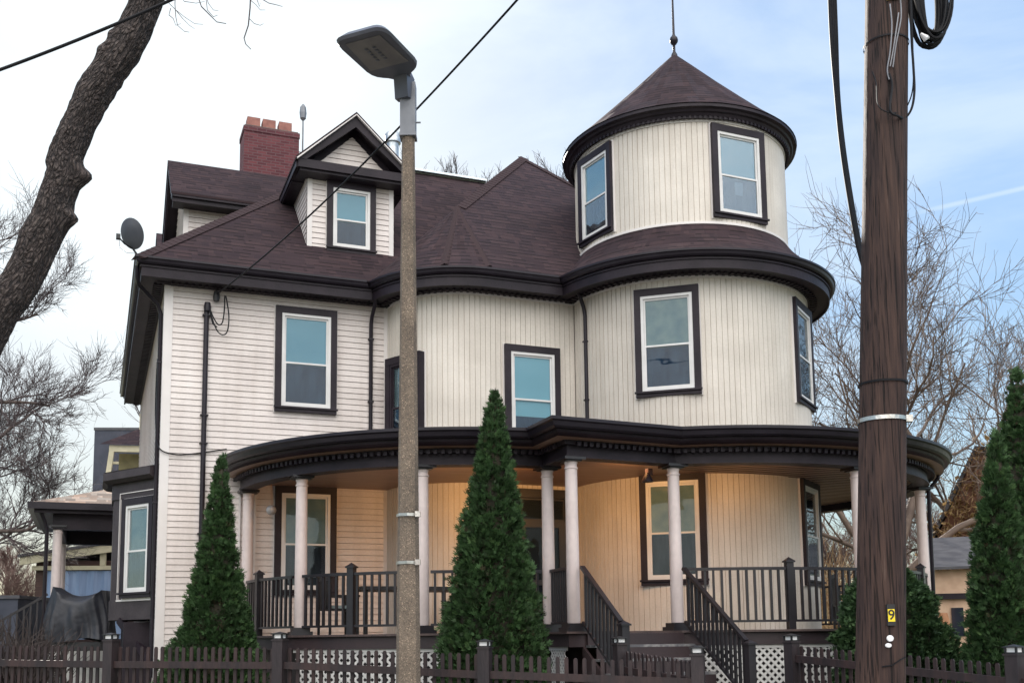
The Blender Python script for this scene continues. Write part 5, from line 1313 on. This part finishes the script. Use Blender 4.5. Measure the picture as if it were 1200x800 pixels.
# background trees
def tree_at(px, Y, **k):
    p = P(px, 748, Y); p.z = 0; return p
TG = 'bare winter trees behind the house'
def limbs_tree(name, px, Y, z0, limbs, label, seed, depth, mat='twig', tr=.12, **k):
    b = tree_at(px, Y)
    zt = max(l[0] for l in limbs)
    L = [((0, 0, l[0]), l[1], l[2], l[3]) for l in limbs]
    pts = [b, b + Vector((.05, 0, zt * .4)), b + Vector((-.03, 0, zt * .75)), b + Vector((0, 0, zt))]
    return bare_tree(name, b, 0, 0, depth, seed, label, mat, TG, limbs=L, trunk_pts=pts, trunk_r=[tr * 1.3, tr, tr * .85, tr * .6], **k)
limbs_tree('bare_tree', -62, 27, 0, [(4.5, (1, .2, .35), 2.6, .07), (6.2, (.9, -.3, .5), 2.7, .07), (7.6, (1, .1, .55), 2.4, .06), (9.2, (.9, .1, .8), 2.3, .06), (10.2, (.5, -.2, 1), 2.2, .06), (8.4, (-.8, 0, .6), 2.2, .06), (5.3, (.8, .6, .2), 2.4, .05), (3.4, (1, 0, .25), 2.2, .05)],
           'dark many branched bare tree behind the leaning trunk at far left', 21, 4, spread=.62, kids=(5, 7), ratio=.64, rmin=.0055, upb=.07, wob=.16, tr=.2)
limbs_tree('bare_tree', -8, 40, 0, [(1.5, (.6, 0, 1), 1.9, .06), (1.8, (-.5, 0, 1), 1.9, .06), (2.2, (.2, .3, 1), 2.0, .06), (2.0, (.9, -.2, .8), 1.7, .05)], 'low reddish bare tree beyond the fence at lower left', 22, 4, 'twig_red', spread=.6, kids=(5, 7), ratio=.66, rmin=.0075, tr=.12)
limbs_tree('bare_tree', 188, 44, 0, [(7.0, (-.8, 0, .75), 2.6, .05), (9.5, (-.5, 0, .9), 2.7, .05), (5.5, (-.9, 0, .4), 2.4, .05)], 'thin sparse bare tree showing past the left eave of the house', 23, 3, spread=.5, kids=(3, 4), ratio=.66, rmin=.006, tr=.10)
for px, dy, yt, sd_, lb, sz in ((523, 48, 152, 24, 'bare tree top rising behind the main ridge left of the pointed roof', 1.3), (580, 52, 184, 26, 'small bare tree top just left of the roof peak', .95), (655, 48, 165, 25, 'bare tree top between the roof peak and the turret', 1.15)):
    zt = P(px, yt, dy).z; z0 = zt - 4.2 * sz
    limbs_tree('bare_tree', px, dy, 0, [(z0, (0, 0, 1), 1.9 * sz, .07), (z0 + .3, (.5, .1, 1), 1.8 * sz, .045), (z0 - .2, (-.6, .1, 1), 1.9 * sz, .045), (z0 - .5, (.85, 0, .8), 1.8 * sz, .04), (z0 - .4, (-.9, .1, .7), 1.6 * sz, .04)], lb, sd_, 3, spread=.48, kids=(5, 6), ratio=.62, rmin=.0105, upb=.09, wob=.13, tr=.14)
limbs_tree('willow_tree', 1046, 27, 0, [(3.4, (.75, .1, .85), 4.6, .15), (3.0, (-.55, .2, .9), 4.2, .10), (3.8, (.15, .2, 1), 4.6, .13), (2.8, (1, -.1, .5), 4.6, .11), (4.2, (-.2, -.2, 1), 4.4, .09), (3.2, (-.9, .1, .55), 3.4, .07)],
           'wide bare willow with fine upright twigs behind the wooden pole', 31, 4, 'twig_sunlit', spread=.64, kids=(5, 6), ratio=.68, rmin=.0068, upb=.07, wob=.17, tr=.24)
limbs_tree('willow_tree', 1190, 31, 0, [(3.6, (.1, .1, 1), 4.6, .13), (3.0, (-.7, .1, .9), 4.2, .12), (2.6, (-1, 0, .55), 4.2, .10), (4.0, (.5, 0, 1), 4.2, .1), (3.9, (-.35, 0, 1), 4.4, .1)],
           'bare willow behind the arborvitae at the right edge', 32, 4, 'twig_sunlit', spread=.64, kids=(4, 6), ratio=.68, rmin=.0072, upb=.08, wob=.16, tr=.24)
limbs_tree('bare_tree', 980, 36, 0, [(1.5, (.5, 0, 1), 2.0, .07), (1.8, (-.6, 0, 1), 2.0, .07), (2.4, (.1, .3, 1), 2.2, .07), (1.6, (1, -.2, .7), 1.9, .06), (1.6, (-1, -.2, .5), 1.8, .06)], 'bushy bare tree seen under the porch roof right of the tower', 33, 4, 'twig_red', spread=.6, kids=(5, 6), ratio=.66, rmin=.0075, tr=.15)
limbs_tree('bare_tree', 1098, 40, 0, [(1.8, (.6, 0, 1), 2.4, .08), (2.2, (-.5, 0, 1), 2.4, .07), (2.8, (.1, .3, 1), 2.6, .07), (1.6, (-1, -.2, .7), 2.2, .06)], 'twiggy bare tree beyond the far porch corner', 34, 4, 'twig_red', spread=.6, kids=(5, 6), ratio=.66, rmin=.0075, tr=.15)

# =================================================================== NEIGHBOURS
def gable_house(name, label, p0, ang, w, d, zw, zr, wall, roofm, ov=.4, cat='house', windows=(), trim='cream_paint'):
    h = empty(name, p0, ang); tag(h, label, cat)
    mb = MB(); mb.box(0, w, 0, d, 0, zw); mb.prism([(0, 0.002, zw), (w, 0.002, zw), (w / 2, 0.002, zr)], (0, d - .004, 0)); mb.build('wall', wall, h)
    mb = MB()
    for s in (-1, 1):
        e0 = (w / 2 + s * (w / 2 + ov), -ov, zw - ov * (zr - zw) / (w / 2)); pk = (w / 2, -ov, zr); e = [Vector(e0), Vector(pk), Vector(pk) + Vector((0, d + 2 * ov, 0)), Vector(e0) + Vector((0, d + 2 * ov, 0))]
        e = [q + Vector((0, 0, .03)) for q in e]
        mb.prism(e, (0, 0, .14))
    mb.build('roof', roofm, h)
    for x0, x1, z0, z1 in windows:
        mb = MB(); mb.box(x0 - .1, x1 + .1, -.06, 0.01, z0 - .1, z1 + .1); f = mb.build('window', trim, h)
        mb = MB(); mb.box(x0, x1, -.075, -.061, z0, (z0 + z1) / 2 - .03); mb.box(x0, x1, -.075, -.061, (z0 + z1) / 2 + .03, z1); mb.build('pane', 'dark_glass', f)
    return h
noisy('olive_wall', (.11, .10, .05), (.16, .145, .075), .8)
noisy('dark_glass', (.02, .025, .035), (.03, .035, .05), .05)
# shed with a blue sheet at left
p = P(24, 748, 31); p.z = 0
sh = empty('shed', p, R(6)); tag(sh, 'low brown shed with a cream roof edge and blue sheeting at left', 'shed')
k_ = 31 / F
mb = MB(); mb.box(.35, 4.2, 0, 5, 0, 4.0); mb.build('wall', 'dark_siding', sh)
mb = MB(); mb.prism([(0, -.35, 3.86), (4.4, -.35, 4.50), (4.4, -.35, 4.74), (0, -.35, 4.08)], (0, .12, 0)); mb.prism([(.3, -.2, 3.72), (3.15, -.2, 3.72), (3.15, -.2, 3.84), (.3, -.2, 3.84)], (0, .1, 0)); mb.box(2.2, 2.36, -.2, -.1, 3.845, 4.25); mb.build('fascia', 'cream_paint', sh)
mb = MB(); mb.prism([(-.05, -.4, 4.085), (4.45, -.4, 4.745), (4.45, -.4, 4.82), (-.05, -.4, 4.16)], (0, 5.5, 0)); mb.build('roof', 'slate_roof', sh)
mb = MB(); nx = 24
for i in range(nx):
    xa, xb = .62 + 2.4 * i / nx, .62 + 2.4 * (i + 1) / nx; ya = -.12 + .03 * math.sin(i * 1.7); yb = -.12 + .03 * math.sin((i + 1) * 1.7)
    mb.prism([(xa, ya, 1.2), (xb, yb, 1.2), (xb, yb, 3.70), (xa, ya, 3.70)], (0, .02, 0))
mb.build('sheeting', 'blue_sheet', sh)
mb = MB(); mb.box(3.5, 4.1, -.1, .01, 1.8, 3.45); f = mb.build('window', 'frame_white', sh); mb = MB(); mb.box(3.62, 3.98, -.12, -.101, 1.92, 3.33); mb.build('pane', 'dark_glass', f)
# dark blue building and pale house far left
p = P(102, 748, 46); p.z = 0
db = empty('tall_building', p, R(4)); tag(db, 'dark slate blue windowless building block rising behind the side porch', 'building')
mb = MB(); mb.box(0, 4.5, 0, 6, 0, P(102, 504, 46).z); mb.build('wall', 'slate_blue', db)
mb = MB(); z_ = P(102, 504, 46).z; mb.box(-.03, 4.53, -.03, 6.03, z_ + .002, z_ + .12); mb.build('parapet', 'slate_roof', db)
p = P(123, 748, 36); p.z = 0
ph2 = empty('neighbour_house', p, R(12)); tag(ph2, 'pale yellow house with bracketed eave peeping past the rear corner', 'house')
zz1 = P(125, 531, 36).z
mb = MB(); mb.box(.25, 5, 0, 6, 0, zz1); mb.build('wall', 'olive_wall', ph2)
mb = MB(); mb.box(0, 5.2, -.5, -.38, zz1 - .02, zz1 + .2); mb.prism([(0, -.5, zz1 - .02), (.16, -.5, zz1 - .02), (-.08, -.5, zz1 - 2.2), (-.24, -.5, zz1 - 2.2)], (0, .12, 0))
for i in range(4): mb.box(.02 - .06 * i, .30 - .06 * i, -.37, -.25, zz1 - .42 - i * .4, zz1 - .34 - i * .4)
mb.build('cornice', 'cream_paint', ph2)
mb = MB(); roofpoly(mb, [(-.3, -.6, zz1 + .21), (5.3, -.6, zz1 + .21), (5.3, 2.0, zz1 + 1.7), (1.6, 2.0, zz1 + 1.7)]); mb.build('roof', 'shingles', ph2)
mb = MB(); mb.box(.9, 5, .9, 5, zz1 + .3, P(140, 478, 36).z); mb.build('upper_wall', 'slate_roof', ph2)
mb = MB(); mb.box(.78, 1.02, .8, 1.0, zz1 + .3, P(140, 478, 36).z); mb.build('corner_trim', 'cream_paint', ph2)
# low dark block and hedge at the far left
p = P(-20, 748, 24); p.z = 0
hb = empty('garage', p, 0); tag(hb, 'low dark flat roofed garage at the far left edge behind the hedge', 'garage')
mb = MB(); mb.box(-2, .75, 0, 3, 0, P(20, 701, 24).z); mb.build('wall', 'slate_blue', hb); mb = MB(); mb.box(-2.05, .8, -.05, 3.05, P(20, 701, 24).z + .002, P(20, 697, 24).z); mb.build('roof', 'slate_roof', hb)
def twig_bush(name, px0, px1, pytop, Y, label, mat, seed, n=500, dep=.8):
    a = P(px0, 748, Y); b_ = P(px1, 748, Y); h = P(px0, pytop, Y).z; root = empty(name, Vector(((a.x + b_.x) / 2, Y, 0))); tag(root, label, 'shrub'); rg = np.random.default_rng(seed); mb = MB(); w = (b_.x - a.x) / 2
    for i in range(n):
        q = np.array([rg.uniform(-w, w), rg.uniform(-dep, dep), rg.uniform(.1, h * .55)]); d = np.array([rg.normal(0, .35), rg.normal(0, .35), 1.0]); L = rg.uniform(.3, .55) * h * (1 - .35 * (q[0] / w) ** 2); pts = [q]
        for k in range(4): d = d + rg.normal(0, .25, 3); d[2] = max(d[2], .3); d /= np.linalg.norm(d); q = q + d * L / 4; pts.append(q.copy())
        mb.tube([Vector(t) for t in pts], [.014, .011, .008, .006, .004], 3, cap=False)
    mb.build('branches', mat, root, True)
    return root
twig_bush('bare_hedge', -30, 62, 712, 18.5, 'dark leafless hedge behind the fence at the left edge', 'shrub_twig', 41, 900)
twig_bush('brushwood', 955, 1010, 600, 30, 'tan tangled brush seen under the porch past the tower', 'vine', 42, 420, 1.5)
# ivy covered gable at right
p = P(1092, 748, 30); p.z = 0
iv = empty('ivy_house', p, R(-23)); tag(iv, 'brown gabled house covered in dry golden vines behind the arborvitae', 'house')
zb_, zt_ = P(1092, 655, 30).z, P(1150, 535, 30).z; wv = 3.0
mb = MB(); mb.prism([(0, 0, 0), (wv, 0, 0), (wv, 0, zt_ - .1), (1.42, 0, zt_), (0, 0, zb_)], (0, 5, 0)); mb.build('wall', 'brown_brick', iv)
mb = MB(); mb.prism([(-.2, -.15, zb_ - .25), (1.42, -.15, zt_ + .02), (1.42, -.15, zt_ + .2), (-.2, -.15, zb_ - .02)], (0, 5.3, 0)); mb.prism([(1.421, -.15, zt_ + .02), (wv + .2, -.15, zt_ - .3), (wv + .2, -.15, zt_ - .1), (1.421, -.15, zt_ + .2)], (0, 5.3, 0)); mb.build('roof', 'slate_roof', iv)
rg = np.random.default_rng(77); mb = MB(); vpos = []
for i in range(520):
    q = np.array([rg.uniform(-.1, wv), rg.uniform(-.28, -.05), rg.uniform(1.5, zt_)])
    top_ = zb_ + (zt_ - zb_) * min(1, max(0, q[0]) / 1.42)
    if q[2] > top_: q[2] = rg.uniform(1.5, top_)
    d = np.array([rg.normal(0, .6), -.1, rg.choice([-1, 1])]); pts = [q]
    for k in range(5): d = d + rg.normal(0, .5, 3) * np.array([1, .3, 1]); d /= np.linalg.norm(d); q = q + d * .16; q[1] = min(-.04, max(-.35, q[1])); pts.append(q.copy()); vpos.append(q.copy())
    mb.tube([Vector(t) for t in pts], [.016, .014, .012, .010, .008, .006], 3, cap=False)
mb.build('vines', 'vine', iv, True)
vpos = np.array(vpos); o_ = np.tile([[0, -1., 0]], (len(vpos), 1)); V, Fc, N0, kk = sprays(rg, vpos, o_, 3, .13, .09, -.1)
leaf_mesh('dry_leaves', 'dry_leaf', V, Fc, rg.uniform(0, 1, len(Fc)), iv)
# slate roofed cottage between porch and arborvitae
p = P(1097, 748, 24); p.z = 0
ct = empty('cottage', p, R(-22)); tag(ct, 'peach walled cottage with grey slate roof glimpsed right of the porch', 'house')
z1_, z2_ = P(1100, 668, 24).z, P(1100, 628, 24).z
mb = MB(); mb.box(0, 1.6, 0, 3, 0, z1_); mb.build('wall', 'peach_wall', ct)
mb = MB(); mb.prism([(-.1, -.25, z1_ + .002), (1.7, -.25, z1_ + .002), (1.7, 1.2, z2_), (-.1, 1.2, z2_)], (0, 0, .06)); mb.build('roof', 'slate_roof', ct)
mb = MB(); mb.box(.35, .60, -.04, .01, P(1100, 745, 24).z, P(1100, 712, 24).z); mb.box(.75, 1.15, -.04, .01, .5, P(1100, 702, 24).z); mb.build('window', 'dark_glass', ct)
mb = MB(); mb.box(-.02, 1.62, -.1, -.001, P(1100, 702, 24).z, P(1100, 697, 24).z + .03); mb.build('trim_band', 'trim', ct)
# leaning plank by the bush
a_ = P(1128, 790, 15.6); b_ = P(1105, 718, 15.9); pl = empty('leaning_plank', (a_.x, a_.y, 0)); tag(pl, 'orange brown wooden plank leaning beside the round bush', 'plank')
mb = MB(); mb.bar(Vector((.15, -.1, .0)), b_ - Vector((a_.x, a_.y, 0)), .16, .04); mb.build('board', 'orange_wood', pl)

# across the street: only mirrored in the window panes
bare_tree('bare_tree', Vector((-5.5, -10.5, 0)), 5.0, .22, 4, 61, 'bare tree across the street mirrored in the left window glass', group=TG, spread=.55, kids=(5, 6), ratio=.7, rmin=.012)
bare_tree('bare_tree', Vector((4.5, -12.5, 0)), 5.4, .24, 4, 62, 'bare tree across the street mirrored in the tower window glass', group=TG, spread=.55, kids=(5, 6), ratio=.7, rmin=.012)
gable_house('neighbour_house', 'sunlit cream house across the street mirrored in the porch windows', Vector((14, -24, 0)), PI, 9, 9, 6.0, 9.5, 'cream_paint', 'slate_roof', windows=((1.5, 2.6, 1.2, 2.9), (6.2, 7.3, 1.2, 2.9), (1.5, 2.6, 4.0, 5.5), (6.2, 7.3, 4.0, 5.5)))
gable_house('neighbour_house', 'brown house across the street mirrored in the left porch window', Vector((-1.5, -25, 0)), PI, 9, 9, 5.6, 9.0, 'brown_brick', 'slate_roof', windows=((1.5, 2.6, 1.2, 2.9), (6.2, 7.3, 1.2, 2.9), (1.5, 2.6, 3.8, 5.2), (6.2, 7.3, 3.8, 5.2)))
# =================================================================== GROUND
def sheet(name, mat, pts, z, uv=False):
    mb = MB(); mb.face([(x, y, z) for x, y in pts]); o = mb.build(name, mat); tag(o, kind='structure'); return o
sheet('ground', 'grass', [(-900, -900), (900, -900), (900, 1500), (-900, 1500)], 0)
sheet('street', 'asphalt', [(-300, -12), (300, -12), (300, 6.5), (-300, 6.5)], .006)
mb = MB(); mb.box(-300, 300, 6.5, 6.65, 0, .13); tag(mb.build('kerb', 'kerbstone'), kind='structure')
sheet('pavement', 'pavement', [(-300, 6.66), (300, 6.66), (300, 10.9), (-300, 10.9)], .12)
mb = MB(); mb.box(2.4, 3.3, 10.9, 12.2, 0, .125); tag(mb.build('path', 'pavement'), kind='structure')

# =================================================================== LIGHT
SKY_GAIN, SKY_K, VEIL, VEIL_COL, BACK = .98, .5, .42, (2.2, 2.25, 2.3), 6.5
SUN_AZ, SUN_EL = R(-18.0), R(25.5)      # azimuth from straight ahead, positive to the right
wd = bpy.data.worlds.new('World'); sc.world = wd; wd.use_nodes = True
nt = wd.node_tree; bg = nt.nodes['Background']
sky = nd(nt, 'ShaderNodeTexSky'); sky.sky_type = 'NISHITA'; sky.sun_disc = False; sky.sun_elevation = SUN_EL; sky.sun_rotation = SUN_AZ
sky.air_density = 1.0; sky.dust_density = .5; sky.ozone_density = 1.0; sky.altitude = 50
# soft shoulder on the sky's brightness, thin bright cloud veil, bright area added behind the viewer to light the front
def mth(op, a, b=None, clamp=False):
    n = nd(nt, 'ShaderNodeMath', operation=op); n.use_clamp = clamp
    for k, q in enumerate((a, b)):
        if q is None: continue
        if isinstance(q, (int, float)): n.inputs[k].default_value = q
        else: nt.links.new(q, n.inputs[k])
    return n.outputs[0]
bw = nd(nt, 'ShaderNodeRGBToBW'); nt.links.new(sky.outputs[0], bw.inputs[0])
den = mth('DIVIDE', SKY_GAIN, mth('ADD', mth('MULTIPLY', bw.outputs[0], SKY_K), 1.0))
v1 = nd(nt, 'ShaderNodeVectorMath', operation='SCALE'); nt.links.new(sky.outputs[0], v1.inputs[0]); nt.links.new(den, v1.inputs['Scale'])
tc = nd(nt, 'ShaderNodeTexCoord'); sxyz = nd(nt, 'ShaderNodeSeparateXYZ'); nt.links.new(tc.outputs['Generated'], sxyz.inputs[0])
mp = nd(nt, 'ShaderNodeMapping'); mp.inputs['Scale'].default_value = (1.2, 1.2, 3.2); mp.inputs['Rotation'].default_value = (.2, .35, .4); nt.links.new(tc.outputs['Generated'], mp.inputs['Vector'])
cn = nd(nt, 'ShaderNodeTexNoise'); cn.inputs['Scale'].default_value = 2.2; cn.inputs['Detail'].default_value = 7; cn.inputs['Roughness'].default_value = .55; cn.inputs['Distortion'].default_value = .4; nt.links.new(mp.outputs[0], cn.inputs['Vector'])
cl_ = nd(nt, 'ShaderNodeMapRange'); cl_.interpolation_type = 'SMOOTHSTEP'; cl_.inputs['From Min'].default_value = .40; cl_.inputs['From Max'].default_value = .72; cl_.inputs['To Max'].default_value = VEIL; nt.links.new(cn.outputs['Fac'], cl_.inputs['Value'])
dt = nd(nt, 'ShaderNodeVectorMath', operation='DOT_PRODUCT'); nt.links.new(tc.outputs['Generated'], dt.inputs[0]); dt.inputs[1].default_value = (math.sin(SUN_AZ) * math.cos(SUN_EL), math.cos(SUN_AZ) * math.cos(SUN_EL), math.sin(SUN_EL))
glow = mth('POWER', mth('MAXIMUM', dt.outputs['Value'], 0.0), 28.0)
# a thin vapour trail low on the right
d1_ = (P(1085, 247, 1) - Vector((0, 0, EYE))).normalized(); d2_ = (P(1215, 217, 1) - Vector((0, 0, EYE))).normalized(); nrm_ = d1_.cross(d2_).normalized(); mid_ = (d1_ * .35 + d2_ * .65).normalized()
def dotw(v):
    n = nd(nt, 'ShaderNodeVectorMath', operation='DOT_PRODUCT'); nt.links.new(tc.outputs['Generated'], n.inputs[0]); n.inputs[1].default_value = v; return n.outputs['Value']
tr1 = nd(nt, 'ShaderNodeMapRange'); tr1.interpolation_type = 'SMOOTHSTEP'; tr1.inputs['From Min'].default_value = .0030; tr1.inputs['From Max'].default_value = .0004; nt.links.new(mth('ABSOLUTE', dotw(nrm_)), tr1.inputs['Value'])
tr2 = nd(nt, 'ShaderNodeMapRange'); tr2.interpolation_type = 'SMOOTHSTEP'; tr2.inputs['From Min'].default_value = math.cos(R(4.2)); tr2.inputs['From Max'].default_value = math.cos(R(1.5)); nt.links.new(dotw(mid_), tr2.inputs['Value'])
trail = mth('MULTIPLY', mth('MULTIPLY', tr1.outputs['Result'], tr2.outputs['Result']), .26)
fac = mth('ADD', mth('ADD', cl_.outputs['Result'], trail), mth('MULTIPLY', glow, 1.0), True)
mxw = nd(nt, 'ShaderNodeMixRGB'); mxw.inputs['Color2'].default_value = (*VEIL_COL, 1); nt.links.new(fac, mxw.inputs['Fac']); nt.links.new(v1.outputs[0], mxw.inputs['Color1'])
bdot = nd(nt, 'ShaderNodeVectorMath', operation='DOT_PRODUCT'); nt.links.new(tc.outputs['Generated'], bdot.inputs[0]); bdot.inputs[1].default_value = (.05, -.60, .80)
bk = nd(nt, 'ShaderNodeMapRange'); bk.interpolation_type = 'SMOOTHSTEP'; bk.inputs['From Min'].default_value = .46; bk.inputs['From Max'].default_value = .9; bk.inputs['To Min'].default_value = 0.0; bk.inputs['To Max'].default_value = 1.0
nt.links.new(bdot.outputs['Value'], bk.inputs['Value'])
tn = nd(nt, 'ShaderNodeMixRGB'); tn.blend_type = 'MULTIPLY'; tn.inputs['Fac'].default_value = 1; nt.links.new(mxw.outputs[0], tn.inputs['Color1']); tn.inputs['Color2'].default_value = (.94, 1.0, 1.02, 1)
v2 = nd(nt, 'ShaderNodeMixRGB'); nt.links.new(bk.outputs['Result'], v2.inputs['Fac']); nt.links.new(tn.outputs[0], v2.inputs['Color1']); v2.inputs['Color2'].default_value = (*[c * BACK for c in (1.0, .975, .95)], 1)
nt.links.new(v2.outputs[0], bg.inputs['Color']); bg.inputs['Strength'].default_value = .15
sd = bpy.data.lights.new('sun', 'SUN'); sd.energy = 2.2; sd.angle = R(.5); sd.color = (1, .93, .84)
so = bpy.data.objects.new('sun', sd); COL.objects.link(so)
sv_ = Vector((math.sin(SUN_AZ) * math.cos(SUN_EL), math.cos(SUN_AZ) * math.cos(SUN_EL), math.sin(SUN_EL)))
so.rotation_euler = sv_.to_track_quat('Z', 'Y').to_euler(); so.location = (0, 0, 30)
for (u, v), (tu, tv) in zip(PORCH_LAMPS, PORCH_AIM):
    ew = PORCH_W[PORCH_LAMPS.index((u, v))]
    pl_ = bpy.data.lights.new('porch_light', 'SPOT'); pl_.energy = ew; pl_.color = (1, .50, .17); pl_.shadow_soft_size = .05; pl_.spot_size = R(150); pl_.spot_blend = 1
    po = bpy.data.objects.new('porch_light', pl_); COL.objects.link(po); po.location = W(u, v, 4.26)
    po.rotation_euler = (W(u, v, 4.26) - W(tu, tv, 3.5)).to_track_quat('Z', 'Y').to_euler()

sc.view_settings.view_transform = 'Standard'; sc.view_settings.look = 'None'; sc.view_settings.exposure = 1.74; sc.view_settings.gamma = 1
